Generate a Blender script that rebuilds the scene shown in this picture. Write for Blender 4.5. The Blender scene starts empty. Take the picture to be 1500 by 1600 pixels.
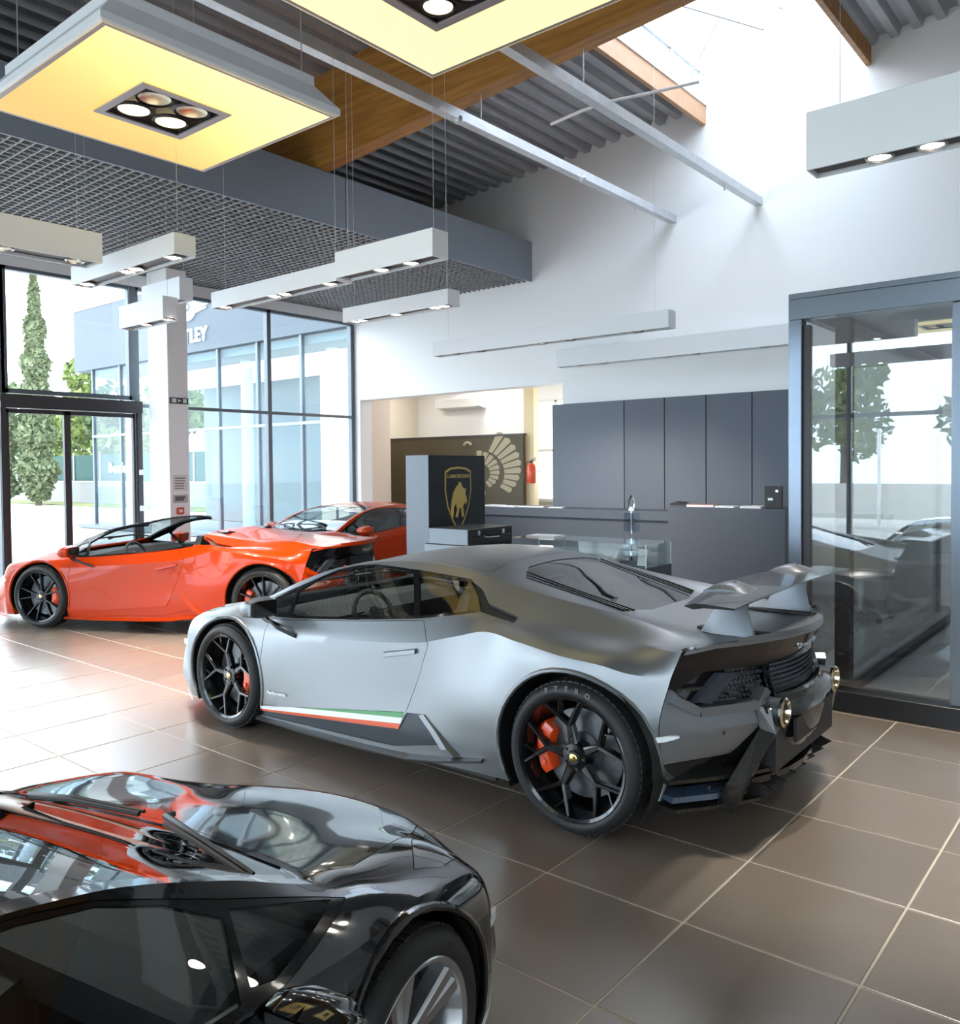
import bpy, bmesh, math, random
import numpy as np
from mathutils import Vector, Matrix
C = bpy.context.scene.collection
random.seed(4)
# ---------------------------------------------------------------- camera
cam = bpy.data.cameras.new('camera'); cam_o = bpy.data.objects.new('camera', cam); C.objects.link(cam_o)
F_PX, YAW, PITCH, ROLL, CX, CY, CAM_H = 1312.04, .6896, .0275, -.0092, 751.9, 767.2, 1.66
cam.sensor_fit = 'HORIZONTAL'; cam.sensor_width = 36.0; cam.lens = F_PX/1500*36
cam.shift_x = -(CX-750)/1600*1600/1500; cam.shift_y = (CY-800)/1500
_f = Vector((-math.sin(YAW)*math.cos(PITCH), math.cos(YAW)*math.cos(PITCH), -math.sin(PITCH)))
_r = Vector((math.cos(YAW), math.sin(YAW), 0)); _u = _r.cross(_f)
_cr, _sr = math.cos(ROLL), math.sin(ROLL)
_R, _U = _r*_cr+_u*_sr, -_r*_sr+_u*_cr
cam_o.matrix_world = Matrix(((_R.x,_U.x,-_f.x,0),(_R.y,_U.y,-_f.y,0),(_R.z,_U.z,-_f.z,CAM_H),(0,0,0,1)))
cam.clip_start = .05; cam.clip_end = 500
sc = bpy.context.scene; sc.camera = cam_o
# ---------------------------------------------------------------- sky, exposure
sc.view_settings.view_transform = 'Standard'; sc.view_settings.look = 'None'
sc.view_settings.gamma = 1; sc.view_settings.use_curve_mapping = False
sc.view_settings.exposure = 1.85
w = bpy.data.worlds.new('sky'); sc.world = w; w.use_nodes = True
nt = w.node_tree; nt.nodes.clear()
wo = nt.nodes.new('ShaderNodeOutputWorld'); bgd = nt.nodes.new('ShaderNodeBackground')
tc = nt.nodes.new('ShaderNodeTexCoord'); mp = nt.nodes.new('ShaderNodeMapping'); mp.inputs['Scale'].default_value = (1.5,1.5,4)
ns = nt.nodes.new('ShaderNodeTexNoise'); ns.inputs['Scale'].default_value = 1.6; ns.inputs['Detail'].default_value = 6
cr = nt.nodes.new('ShaderNodeValToRGB')
cr.color_ramp.elements[0].position = .38; cr.color_ramp.elements[0].color = (.52,.70,.95,1)
cr.color_ramp.elements[1].position = .62; cr.color_ramp.elements[1].color = (.95,.98,1,1)
nt.links.new(tc.outputs['Generated'], mp.inputs['Vector']); nt.links.new(mp.outputs['Vector'], ns.inputs['Vector'])
nt.links.new(ns.outputs['Fac'], cr.inputs['Fac']); nt.links.new(cr.outputs['Color'], bgd.inputs['Color'])
bgd.inputs['Strength'].default_value = 2.5; nt.links.new(bgd.outputs['Background'], wo.inputs['Surface'])
# ---------------------------------------------------------------- materials
MATS = {}
def pbr(name, col, rough=.5, metal=0, coat=0, spec=.5, emit=None, estr=0, noise=0, nscale=20, bump=0, coat_rough=.03):
    m = bpy.data.materials.new(name); m.use_nodes = True; t = m.node_tree; b = t.nodes['Principled BSDF']
    b.inputs['Base Color'].default_value = (*col,1); b.inputs['Roughness'].default_value = rough
    b.inputs['Metallic'].default_value = metal; b.inputs['Coat Weight'].default_value = coat
    b.inputs['Coat Roughness'].default_value = coat_rough; b.inputs['Specular IOR Level'].default_value = spec
    if emit: b.inputs['Emission Color'].default_value = (*emit,1); b.inputs['Emission Strength'].default_value = estr
    if noise or bump:
        c = t.nodes.new('ShaderNodeTexCoord'); n = t.nodes.new('ShaderNodeTexNoise'); n.inputs['Scale'].default_value = nscale; n.inputs['Detail'].default_value = 4
        t.links.new(c.outputs['Object'], n.inputs['Vector'])
        if noise:
            mx = t.nodes.new('ShaderNodeMixRGB'); mx.inputs['Color1'].default_value = (*[x*(1-noise) for x in col],1); mx.inputs['Color2'].default_value = (*[min(1,x*(1+noise)) for x in col],1)
            t.links.new(n.outputs['Fac'], mx.inputs['Fac']); t.links.new(mx.outputs['Color'], b.inputs['Base Color'])
        if bump:
            bp = t.nodes.new('ShaderNodeBump'); bp.inputs['Strength'].default_value = bump; bp.inputs['Distance'].default_value = .01
            t.links.new(n.outputs['Fac'], bp.inputs['Height']); t.links.new(bp.outputs['Normal'], b.inputs['Normal'])
    MATS[name] = m; return m
def glassy(name, tint, refl=1.0, rough=.0, ior=1.5):
    m = bpy.data.materials.new(name); m.use_nodes = True; t = m.node_tree; t.nodes.clear()
    o = t.nodes.new('ShaderNodeOutputMaterial'); mx = t.nodes.new('ShaderNodeMixShader'); tr = t.nodes.new('ShaderNodeBsdfTransparent'); gl = t.nodes.new('ShaderNodeBsdfGlossy'); fr = t.nodes.new('ShaderNodeFresnel')
    ge = t.nodes.new('ShaderNodeNewGeometry'); io = t.nodes.new('ShaderNodeMapRange'); io.inputs['To Min'].default_value = ior; io.inputs['To Max'].default_value = 1/ior
    t.links.new(ge.outputs['Backfacing'], io.inputs['Value']); t.links.new(io.outputs['Result'], fr.inputs['IOR'])   # a thin pane reflects alike from both sides
    tr.inputs['Color'].default_value = (*tint,1); gl.inputs['Roughness'].default_value = rough; gl.inputs['Color'].default_value = (refl,refl,refl,1)
    t.links.new(fr.outputs['Fac'], mx.inputs['Fac']); t.links.new(tr.outputs['BSDF'], mx.inputs[1]); t.links.new(gl.outputs['BSDF'], mx.inputs[2]); t.links.new(mx.outputs['Shader'], o.inputs['Surface'])
    MATS[name] = m; return m
M = MATS
pbr('silver_paint', (.222,.235,.252), .38, .85); pbr('orange_paint', (.50,.038,.001), .25, 0, coat=.4, spec=.12); pbr('black_paint', (.004,.004,.0045), .1, 0, coat=1, spec=.2)
pbr('gloss_black', (.006,.006,.007), .12, 0, coat=.3, spec=.25); pbr('matte_black', (.012,.012,.013), .55); pbr('carbon', (.02,.019,.018), .25, .1, coat=.35, spec=.3, noise=.6, nscale=60)
pbr('dark_trim', (.035,.042,.055), .4, .2); pbr('rubber', (.016,.016,.017), .62, bump=.1, nscale=90); pbr('rim_black', (.02,.021,.024), .2, .7, coat=.5); pbr('rim_grey', (.50,.50,.51), .26, .9)
pbr('caliper', (.80,.07,.01), .3, 0, coat=.6); pbr('disc', (.16,.17,.18), .35, .9, noise=.2, nscale=50); pbr('chrome', (.75,.75,.76), .1, 1); pbr('brass', (.75,.55,.2), .25, 1)
pbr('cabin', (.035,.035,.037), .6, bump=.2, nscale=120); pbr('reflection_beige', (.34,.32,.26), .6); pbr('lamp_red', (.35,.01,.008), .15, 0, coat=1); pbr('lens_dark', (.015,.013,.015), .08, 0, coat=1)
pbr('lens_clear', (.55,.58,.6), .08, .6, coat=1); pbr('green_stripe', (.06,.30,.10), .4, coat=.3); pbr('white_stripe', (.85,.86,.88), .4, coat=.3); pbr('red_stripe', (.75,.10,.03), .4, coat=.3)
pbr('script_silver', (.8,.82,.84), .25, .9)
glassy('car_glass', (.60,.65,.65)); glassy('clear_glass', (.93,.96,.955)); glassy('far_glass', (.80,.88,.92), ior=1.22); glassy('cover_glass', (.16,.18,.19), ior=2.0)
# ---------------------------------------------------------------- helpers
def link(name, me, mat=None, parent=None, **kw):
    o = bpy.data.objects.new(name, me); C.objects.link(o)
    if mat is not None and me is not None: me.materials.append(M[mat] if isinstance(mat, str) else mat)
    if parent: o.parent = parent
    for k, v in kw.items(): o[k] = v
    return o
def thing(name, label, cat, loc=(0,0,0), rz=0, group=None):
    o = bpy.data.objects.new(name, None); C.objects.link(o); o.location = loc; o.rotation_euler = (0,0,rz); o.empty_display_size = .1
    o['label'] = label; o['category'] = cat
    if group: o['group'] = group
    return o
def tag(o, label, cat, group=None):
    o['label'] = label; o['category'] = cat
    if group: o['group'] = group
    return o
class MB:
    def __init__(s): s.v = []; s.f = []; s.sm = []
    def add(s, vs, fs, smooth=False):
        k = len(s.v); s.v += [tuple(v) for v in vs]; s.f += [tuple(i+k for i in f) for f in fs]; s.sm += [smooth]*len(fs); return s
    def box(s, x0, x1, y0, y1, z0, z1):
        return s.add([(x,y,z) for z in (z0,z1) for y in (y0,y1) for x in (x0,x1)], [(0,2,3,1),(4,5,7,6),(0,1,5,4),(2,6,7,3),(0,4,6,2),(1,3,7,5)])
    def bevbox(s, x0, x1, y0, y1, z0, z1, b=.01):
        # box with chamfered vertical and horizontal edges
        def ring(z, i):
            return [(x0+i+b,y0+i,z),(x1-i-b,y0+i,z),(x1-i,y0+i+b,z),(x1-i,y1-i-b,z),(x1-i-b,y1-i,z),(x0+i+b,y1-i,z),(x0+i,y1-i-b,z),(x0+i,y0+i+b,z)]
        return s.loft([ring(z0,b*.9), ring(z0+b,0), ring(z1-b,0), ring(z1,b*.9)], caps=True)
    def bar(s, p, q, w_, h_, up=(0,0,1)):
        p = Vector(p); q = Vector(q); d = (q-p).normalized(); up = Vector(up)
        if abs(d.dot(up)) > .98: up = Vector((1,0,0))
        a = d.cross(up).normalized(); b = a.cross(d)
        vs = [e + a*(sx*w_/2) + b*(sy*h_/2) for e in (p,q) for sx, sy in ((-1,-1),(1,-1),(1,1),(-1,1))]
        return s.add(vs, [(0,3,2,1),(4,5,6,7),(0,1,5,4),(1,2,6,5),(2,3,7,6),(3,0,4,7)])
    def cyl(s, p, q, r, r2=None, n=12, caps=True, smooth=True):
        p = Vector(p); q = Vector(q); d = (q-p).normalized(); r2 = r if r2 is None else r2
        a = d.orthogonal().normalized(); b = d.cross(a)
        vs = [p + (a*math.cos(2*math.pi*i/n)+b*math.sin(2*math.pi*i/n))*r for i in range(n)] + [q + (a*math.cos(2*math.pi*i/n)+b*math.sin(2*math.pi*i/n))*r2 for i in range(n)]
        s.add(vs, [(i,(i+1)%n,n+(i+1)%n,n+i) for i in range(n)], smooth)
        if caps: k = len(s.v)-2*n; s.f += [tuple(k+i for i in reversed(range(n))), tuple(k+n+i for i in range(n))]; s.sm += [False,False]
        return s
    def loft(s, rings, caps=False, closed=True, smooth=False):
        n = len(rings[0]); vs = [v for r in rings for v in r]; fs = []
        for k in range(len(rings)-1):
            for i in range(n if closed else n-1):
                j = (i+1) % n; fs.append((k*n+i, k*n+j, (k+1)*n+j, (k+1)*n+i))
        s.add(vs, fs, smooth)
        if caps: b = len(s.v)-len(vs); s.f += [tuple(b+i for i in reversed(range(n))), tuple(b+(len(rings)-1)*n+i for i in range(n))]; s.sm += [False,False]
        return s
    def tube(s, pts, r, n=8, smooth=True):
        pts = [Vector(p) for p in pts]; rings = []; a = None
        for i, p in enumerate(pts):
            d = ((pts[min(i+1,len(pts)-1)]-pts[max(i-1,0)])).normalized()
            a = d.orthogonal().normalized() if a is None else (a-d*a.dot(d)).normalized()
            b = d.cross(a); rr = r[i] if isinstance(r,(list,tuple)) else r
            rings.append([p+(a*math.cos(2*math.pi*j/n)+b*math.sin(2*math.pi*j/n))*rr for j in range(n)])
        return s.loft(rings, caps=True, smooth=smooth)
    def lathe(s, prof, o=(0,0,0), axis='y', n=40, smooth=True):
        # prof: (radius, along) pairs
        rings = []
        for i in range(n):
            a = 2*math.pi*i/n; c, sn = math.cos(a), math.sin(a)
            if axis == 'y': rings.append([(o[0]+r*c, o[1]+h, o[2]+r*sn) for r, h in prof])
            else: rings.append([(o[0]+r*c, o[1]+r*sn, o[2]+h) for r, h in prof])
        rings.append(rings[0]); return s.loft(rings, closed=False, smooth=smooth)
    def prism(s, poly, fn, a, b):
        # poly of 2d points, fn(p, t) -> 3d, between t=a and t=b
        n = len(poly); vs = [fn(p,a) for p in poly]+[fn(p,b) for p in poly]
        return s.add(vs, [tuple(range(n))[::-1], tuple(range(n,2*n))]+[(i,(i+1)%n,n+(i+1)%n,n+i) for i in range(n)])
    def mesh(s, name, angle=40):
        me = bpy.data.meshes.new(name); me.from_pydata(s.v, [], s.f); me.polygons.foreach_set('use_smooth', s.sm); me.update()
        bm = bmesh.new(); bm.from_mesh(me); bmesh.ops.recalc_face_normals(bm, faces=bm.faces); bm.to_mesh(me); bm.free()
        if any(s.sm): me.set_sharp_from_angle(angle=math.radians(angle))
        return me
    def obj(s, name, mat, parent=None, **kw): return link(name, s.mesh(name), mat, parent, **kw)
def struct(name, mb, mat, parent=None):
    o = mb.obj(name, mat, parent)
    if not parent: o['kind'] = 'structure'
    return o
def copy_tree(o, parent=None):
    c = o.copy(); C.objects.link(c); c.parent = parent
    for ch in list(o.children): copy_tree(ch, c)
    return c
def text_mesh(txt, size, depth=.002, bold=False, align='CENTER'):
    cu = bpy.data.curves.new('lettering', 'FONT'); cu.body = txt; cu.size = size; cu.extrude = depth; cu.align_x = align; cu.align_y = 'CENTER'; cu.resolution_u = 3
    if bold: cu.offset = size*.018
    o = bpy.data.objects.new('lettering', cu); C.objects.link(o)
    me = bpy.data.meshes.new_from_object(o.evaluated_get(bpy.context.evaluated_depsgraph_get()))
    bpy.data.objects.remove(o); bpy.data.curves.remove(cu); return me
def put_text(name, txt, size, mat, parent, loc, ex, ey, **kw):
    # ex, ey: directions of the text's own x and y
    me = text_mesh(txt, size, **kw); ex = Vector(ex).normalized(); ey = Vector(ey).normalized(); ez = ex.cross(ey)
    me.transform(Matrix(((ex.x,ey.x,ez.x,loc[0]),(ex.y,ey.y,ez.y,loc[1]),(ex.z,ey.z,ez.z,loc[2]),(0,0,0,1))))
    return link(name, me, mat, parent)
# ================================================================ the cars
# (u, y, z) feature lines of the car body; u runs rearwards from the front axle, metres
LN=[
 # L0 centre line
 [(-.98,0,.50),(-.92,0,.56),(-.75,0,.625),(-.4,0,.71),(-.05,0,.785),(.1,0,.825),(.4,0,.955),(.75,0,1.075),(1.1,0,1.145),(1.4,0,1.166),(1.7,0,1.155),(1.95,0,1.115),(2.15,0,1.058),(2.4,0,.994),(2.8,0,.908),(3.1,0,.882),(3.3,0,.885),(3.40,0,.89)],
 # L1
 [(-.98,.33,.49),(-.92,.33,.55),(-.75,.34,.62),(-.4,.36,.705),(-.05,.38,.78),(.1,.40,.82),(.4,.38,.95),(.75,.36,1.068),(1.1,.34,1.136),(1.4,.34,1.156),(1.7,.34,1.143),(1.95,.37,1.103),(2.15,.40,1.050),(2.4,.415,.988),(2.8,.42,.904),(3.1,.40,.882),(3.3,.38,.885),(3.40,.38,.89)],
 # L2 fender crest / A pillar / roof rail / buttress
 [(-.98,.60,.47),(-.92,.62,.51),(-.75,.65,.585),(-.4,.70,.72),(-.05,.725,.785),(.1,.715,.815),(.42,.662,.948),(.75,.618,1.057),(1.1,.592,1.112),(1.4,.582,1.127),(1.7,.578,1.108),(1.95,.58,1.065),(2.1,.585,1.035),(2.4,.585,.992),(2.8,.59,.945),(3.1,.60,.895),(3.3,.62,.885),(3.40,.64,.885)],
 # L3 fender outer / belt / haunch inner
 [(-.98,.76,.42),(-.92,.78,.45),(-.75,.82,.53),(-.4,.88,.675),(-.05,.895,.715),(.15,.885,.722),(.56,.86,.752),(1.1,.845,.805),(1.6,.84,.858),(1.95,.82,.905),(2.2,.765,.897),(2.45,.745,.899),(2.67,.74,.889),(2.87,.74,.872),(3.1,.75,.858),(3.3,.765,.855),(3.40,.77,.865)],
 # L4 shoulder
 [(-.98,.80,.35),(-.92,.82,.36),(-.75,.87,.43),(-.4,.93,.61),(-.05,.94,.65),(.3,.915,.64),(1.0,.90,.69),(1.66,.905,.75),(1.9,.886,.808),(2.1,.872,.852),(2.3,.915,.838),(2.6,.952,.812),(2.9,.925,.79),(3.1,.88,.76),(3.3,.83,.75),(3.40,.81,.75)],
 # L5 mid side
 [(-.98,.82,.26),(-.92,.84,.27),(-.75,.88,.32),(-.4,.945,.47),(-.05,.958,.50),(.3,.94,.47),(1.0,.918,.45),(1.6,.92,.48),(2.0,.945,.52),(2.3,.963,.55),(2.6,.968,.56),(2.9,.95,.56),(3.1,.905,.56),(3.3,.86,.56),(3.40,.85,.56)],
 # L6 lower crease
 [(-.98,.80,.19),(-.92,.83,.19),(-.75,.87,.21),(-.4,.935,.24),(-.05,.945,.25),(.3,.93,.22),(1.0,.935,.25),(1.5,.94,.28),(2.0,.945,.31),(2.3,.955,.32),(2.6,.96,.32),(2.9,.94,.34),(3.1,.90,.36),(3.3,.85,.37),(3.40,.84,.38)],
 # L7 sill
 [(-.98,.76,.13),(-.92,.80,.12),(-.75,.85,.12),(-.4,.90,.13),(.3,.905,.125),(1.0,.92,.13),(1.6,.93,.14),(2.0,.93,.16),(2.6,.92,.17),(3.1,.86,.25),(3.3,.80,.28),(3.40,.78,.30)],
]
SH=[ # sharpness of each line as function of u: list (u,s)
 [(-1,0)],[(-1,.3),(1.9,.3),(2.2,.9),(2.9,.9),(3.2,.3)],[(-1,.2),(0,.3),(.3,1),(1.8,.9),(2.3,.55),(3,.6),(3.4,1)],
 [(-1,.3),(-.2,.3),(.3,1),(1.8,1),(2.3,1),(3.4,1)],[(-1,.2),(.6,.3),(1.0,.85),(2.05,.95),(2.35,.2),(2.6,.2),(3.1,.4),(3.4,.8)],[(-1,.1)],[(-1,.8),(3.4,.8)],[(-1,1)]]
def pchip(xs,ys,x):
    xs=np.asarray(xs,float);ys=np.asarray(ys,float);h=np.diff(xs);dl=np.diff(ys)/h
    n=len(xs);m=np.zeros(n)
    for i in range(1,n-1):
        if dl[i-1]*dl[i]>0:
            w1=2*h[i]+h[i-1];w2=h[i]+2*h[i-1];m[i]=(w1+w2)/(w1/dl[i-1]+w2/dl[i])
    m[0]=dl[0];m[-1]=dl[-1]
    x=np.asarray(x,float);k=np.clip(np.searchsorted(xs,x)-1,0,n-2);t=(x-xs[k])/h[k]
    return (ys[k]*(1+2*t)*(1-t)**2+m[k]*h[k]*t*(1-t)**2+ys[k+1]*t*t*(3-2*t)+m[k+1]*h[k]*t*t*(t-1))
def sweep(u,y,z):
    a=np.abs(y)
    s=np.clip((-.35-u)/.63,0,1);s=s*s*(3-2*s)
    u=u+.30*(a/.82)**2*s
    s=np.clip((u-2.35)/1.05,0,1);s=s*s
    # the tail: corners swept forward, upper lip longest
    u=u-.36*(a/.82)**2*s
    return u
def body_grid(nu=110,sub=(5,5,8,6,6,5,4)):
    us=np.linspace(-.98,3.40,nu)
    n=len(LN)
    Y=[pchip([q[0] for q in L],[q[1] for q in L],us) for L in LN]
    Z=[pchip([q[0] for q in L],[q[2] for q in L],us) for L in LN]
    S=[np.interp(us,[q[0] for q in s],[q[1] for q in s]) for s in SH]
    P=np.stack([np.stack([us,Y[i],Z[i]],-1) for i in range(n)],1) # nu,n,3
    rows=[];seg=[]
    for i in range(n-1):
        a=P[:,i];b=P[:,i+1];dl=b-a
        if i==0: ta=dl*np.array([0,1,0])
        else:
            sm=(P[:,i+1]-P[:,i-1])/2; s=S[i][:,None]; ta=sm*(1-s)+dl*s
        if i+2<n:
            sm=(P[:,i+2]-P[:,i])/2; s=S[i+1][:,None]; tb=sm*(1-s)+dl*s
        else: tb=dl
        # limit tangents
        for tt in (ta,tb):
            L=np.linalg.norm(tt,axis=1,keepdims=True);D=np.linalg.norm(dl,axis=1,keepdims=True)
            tt*=np.minimum(1,1.3*D/np.maximum(L,1e-6))
        for k in range(sub[i]):
            t=k/sub[i]
            rows.append(a*(1+2*t)*(1-t)**2+ta*t*(1-t)**2+b*t*t*(3-2*t)+tb*t*t*(t-1));seg.append(i)
    rows.append(P[:,-1])
    G=np.stack(rows,1) # nu, nv, 3
    G[...,0]=sweep(G[...,0],G[...,1],G[...,2])
    return G,seg

SUB = (5,5,8,6,6,5,4)
def pip(x, y, poly):
    c = False; n = len(poly)
    for i in range(n):
        x1,y1 = poly[i]; x2,y2 = poly[i-1]
        if (y1 > y) != (y2 > y) and x < (x2-x1)*(y-y1)/(y2-y1)+x1: c = not c
    return c
AX = {'side': (0,2), 'top': (0,1), 'rear': (1,2)}
def cut(bm, poly, proj, pred, pid, lay):
    a, b = AX[proj]
    for i in range(len(poly)):
        p, q = poly[i], poly[(i+1) % len(poly)]
        nx, ny = q[1]-p[1], p[0]-q[0]; L = math.hypot(nx, ny)
        if L < 1e-6: continue
        no = [0,0,0]; no[a] = nx/L; no[b] = ny/L; co = [0,0,0]; co[a], co[b] = p
        lo = (min(p[0],q[0])-1e-4, min(p[1],q[1])-1e-4); hi = (max(p[0],q[0])+1e-4, max(p[1],q[1])+1e-4)
        fs = []
        for f in bm.faces:
            if not pred(f): continue
            xs = [v.co[a] for v in f.verts]; ys = [v.co[b] for v in f.verts]
            if max(xs) < lo[0] or min(xs) > hi[0] or max(ys) < lo[1] or min(ys) > hi[1]: continue
            d = [(x-p[0])*nx+(y-p[1])*ny for x, y in zip(xs, ys)]
            if min(d) < 0 < max(d): fs.append(f)
        if fs:
            es = list({e for f in fs for e in f.edges}); vs = list({v for f in fs for v in f.verts})
            bmesh.ops.bisect_plane(bm, geom=fs+es+vs, dist=2e-5, plane_co=co, plane_no=no)
    out = []
    for f in bm.faces:
        if pred(f):
            c = f.calc_center_median()
            if pip(c[a], c[b], poly): f[lay] = pid; out.append(f)
    return out
def extract(bm, lay, ids, name, gap=.002, flange=.016, offset=0.0):
    b = bm.copy(); l2 = b.faces.layers.int['part']
    bmesh.ops.delete(b, geom=[f for f in b.faces if f[l2] not in ids], context='FACES')
    if not b.faces: b.free(); return None
    b.normal_update()
    if offset:
        nn = {v: v.normal.copy() for v in b.verts}
        for v in b.verts: v.co -= nn[v]*offset
    be = [e for e in b.edges if e.is_boundary]; bv = {v for e in be for v in e.verts}
    if flange:
        nr = {v: v.normal.copy() for v in bv}; mv = {}
        for v in bv:
            c = Vector((0,0,0)); k = 0
            for f in v.link_faces: c += f.calc_center_median(); k += 1
            dr = c/k - v.co; dr -= nr[v]*dr.dot(nr[v])
            mv[v] = dr.normalized()*gap if dr.length > 1e-6 else Vector((0,0,0))
        for v in bv: v.co += mv[v]
        keys = [(v, nr[v]) for v in bv]; pos = {tuple(v.co): nr[v] for v in bv}
        r = bmesh.ops.extrude_edge_only(b, edges=be)
        for v in [g for g in r['geom'] if isinstance(g, bmesh.types.BMVert)]:
            n_ = pos.get(tuple(v.co))
            if n_ is not None: v.co -= n_*flange
    me = bpy.data.meshes.new(name); b.to_mesh(me); b.free()
    me.polygons.foreach_set('use_smooth', [True]*len(me.polygons)); me.set_sharp_from_angle(angle=math.radians(17)); return me
PARTS = ['body_shell','windscreen','side_window','quarter_light','rear_quarter_window','door','rear_intake','green_stripe','white_stripe','red_stripe','sill_panel','engine_cover','hood','headlight','roof_panel','tail_lamp','rear_grille','rear_panel','rear_bumper','bumper_vent','window_frame','pillar','spoiler_lip','header']
PID = {n: i for i, n in enumerate(PARTS)}
ARCH = {'f': (0,.335,.372), 'r': (2.615,.352,.394)}
def build_body(spyder=False, stripes=True):
    """meshes of all body panels: list of (part name, mesh, side) with the nose towards -x, front axle at x = 0"""
    G, seg = body_grid()
    bm = bmesh.new(); lay = bm.faces.layers.int.new('part'); ls = bm.faces.layers.int.new('seg')
    nu, nv = G.shape[:2]; V = {}
    for sd in (1,-1):
        for i in range(nu):
            for j in range(nv):
                x, y, z = G[i,j]
                V[sd,i,j] = V[1,i,j] if (sd < 0 and j == 0) else bm.verts.new((x, y*sd, z))
    def quad(vs, sgm, flip):
        vs = [v for k, v in enumerate(vs) if v not in vs[:k]]
        if len(vs) < 3: return
        try: f = bm.faces.new(vs[::-1] if flip else vs); f[ls] = sgm
        except ValueError: pass
    for sd in (1,-1):
        for i in range(nu-1):
            for j in range(nv-1): quad([V[sd,i,j],V[sd,i+1,j],V[sd,i+1,j+1],V[sd,i,j+1]], seg[j], sd < 0)
    # nose and tail faces: filled between the two half sections
    for end, i, sgm in (('nose',0,7),('tail',nu-1,8)):
        j0 = SUB[0]+SUB[1]; ncol = 14; rows = []
        for j in range(j0, nv):
            x, y, z = G[i,j]; row = []
            for c in range(-ncol, ncol+1):
                s_ = c/ncol
                if abs(c) == ncol: row.append(V[1 if c > 0 else -1, i, j]); continue
                yy = y*s_; u0 = -.98 if end == 'nose' else 3.40
                xx = float(sweep(np.array([u0]), np.array([yy]), 0)[0])
                if end == 'tail':
                    pz = np.interp(z, [.30,.40,.52,.60,.70,.78,.845,.885], [-.06,.0,.02,-.01,-.045,-.05,-.02,.0]); xx += float(pz)*(1-s_**6)
                else:
                    pz = np.interp(z, [.13,.2,.3,.42,.47], [-.05,-.03,.0,.0,0]); xx += float(pz)*(1-s_**6)
                row.append(bm.verts.new((xx, yy, z)))
            rows.append(row)
        for a_ in range(len(rows)-1):
            for c in range(2*ncol): quad([rows[a_][c],rows[a_][c+1],rows[a_+1][c+1],rows[a_+1][c]], sgm, end == 'tail')
        # close the narrow strip between the top row and the deck edge
        top = [V[-1,i,j] for j in range(j0,0,-1)] + [V[1,i,j] for j in range(0,j0+1)]
        try: f = bm.faces.new(top + rows[0][::-1][1:-1]); f[ls] = sgm; bmesh.ops.triangulate(bm, faces=[f])
        except ValueError: pass
    bmesh.ops.recalc_face_normals(bm, faces=bm.faces); bm.normal_update()
    if sum(f.normal.z for f in bm.faces if f[ls] in (0,1)) < 0: bmesh.ops.reverse_faces(bm, faces=bm.faces); bm.normal_update()
    # wheel arches
    for cx_, cz_, r_ in ARCH.values():
        circ = [(cx_+r_*math.cos(2*math.pi*k/36), cz_+r_*math.sin(2*math.pi*k/36)) for k in range(36)]
        for sd in (1,-1):
            fs = cut(bm, circ, 'side', lambda f: f.calc_center_median().y*sd > .60 and f[ls] not in (0,1,7,8) , 99, lay)
            bmesh.ops.delete(bm, geom=fs, context='FACES')
    def on(sd, segs): return lambda f: f[ls] in segs and f[lay] == 0 and f.calc_center_median().y*sd > 0
    P = PID
    for sd in (1,-1):
        wn = on(sd, (2,))
        cut(bm, [(.545,.772),(.475,.90),(.60,.975),(.74,1.032),(.90,1.066),(1.05,1.082),(1.375,1.075),(1.555,.872),(1.1,.816)], 'side', wn, P['side_window'], lay)
        cut(bm, [(.14,.80),(.448,.905),(.505,.782),(.44,.768)], 'side', wn, P['quarter_light'], lay)
        cut(bm, [(1.425,1.068),(1.78,1.052),(1.89,.994),(1.965,.935),(1.60,.875)], 'side', wn, P['rear_quarter_window'], lay)
        cut(bm, [(1.79,1.058),(1.90,1.02),(2.0,.96),(2.19,.915),(2.19,.892),(1.985,.928),(1.905,.99)], 'side', on(sd,(2,3)), P['rear_intake'], lay)
        cut(bm, [(.10,.787),(.445,.922),(.60,.986),(.745,1.042),(.90,1.077),(1.05,1.093),(1.39,1.087),(1.795,1.062),(1.91,1.0),(2.0,.93),(1.6,.862),(1.1,.804),(.56,.758),(.42,.752)], 'side', wn, P['window_frame'], lay)
        if stripes:
            t0, t1 = (.30,.193), (1.58,.376); b0, b1 = (.288,.163), (1.548,.284)
            L = lambda p, q, k: (p[0]+(q[0]-p[0])*k, p[1]+(q[1]-p[1])*k)
            sd_ = on(sd, (4,5,6))
            cut(bm, [L(t0,t1,.30), t1, L(t1,b1,.33), L(t0,t1,.30)], 'side', sd_, P['green_stripe'], lay)
            cut(bm, [t0, L(t0,t1,.30), L(t1,b1,.33), L(t1,b1,.68), L(t0,b0,.62)], 'side', sd_, P['white_stripe'], lay)
            cut(bm, [L(t0,b0,.62), L(t1,b1,.68), b1, b0], 'side', sd_, P['red_stripe'], lay)
        cut(bm, [(.285,.162),(1.546,.283),(1.60,.376),(1.705,.388),(1.86,.262),(1.5,.185),(.29,.135)], 'side', on(sd,(4,5,6)), P['sill_panel'], lay)
        cut(bm, [(.41,.742),(.375,.69),(.368,.51),(.348,.396),(.335,.19),(.34,.168),(1.55,.284),(1.595,.382),(1.68,.586),(1.733,.751),(1.65,.856),(1.1,.797),(.56,.747)], 'side', on(sd,(3,4,5,6)), P['door'], lay)
        hl = [(-.74,.50),(-.60,.80),(-.30,.835),(-.20,.80),(-.40,.66)]
        cut(bm, [(x,y*sd) for x,y in hl], 'top', lambda f: f[ls] in (1,2,3) and f[lay] == 0 and f.calc_center_median().z > .44, P['headlight'], lay)
        # tail
        tl = lambda pts: [(y*sd,z) for y,z in pts]
        rr = lambda f: f[ls] == 8 and f[lay] == 0
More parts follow.
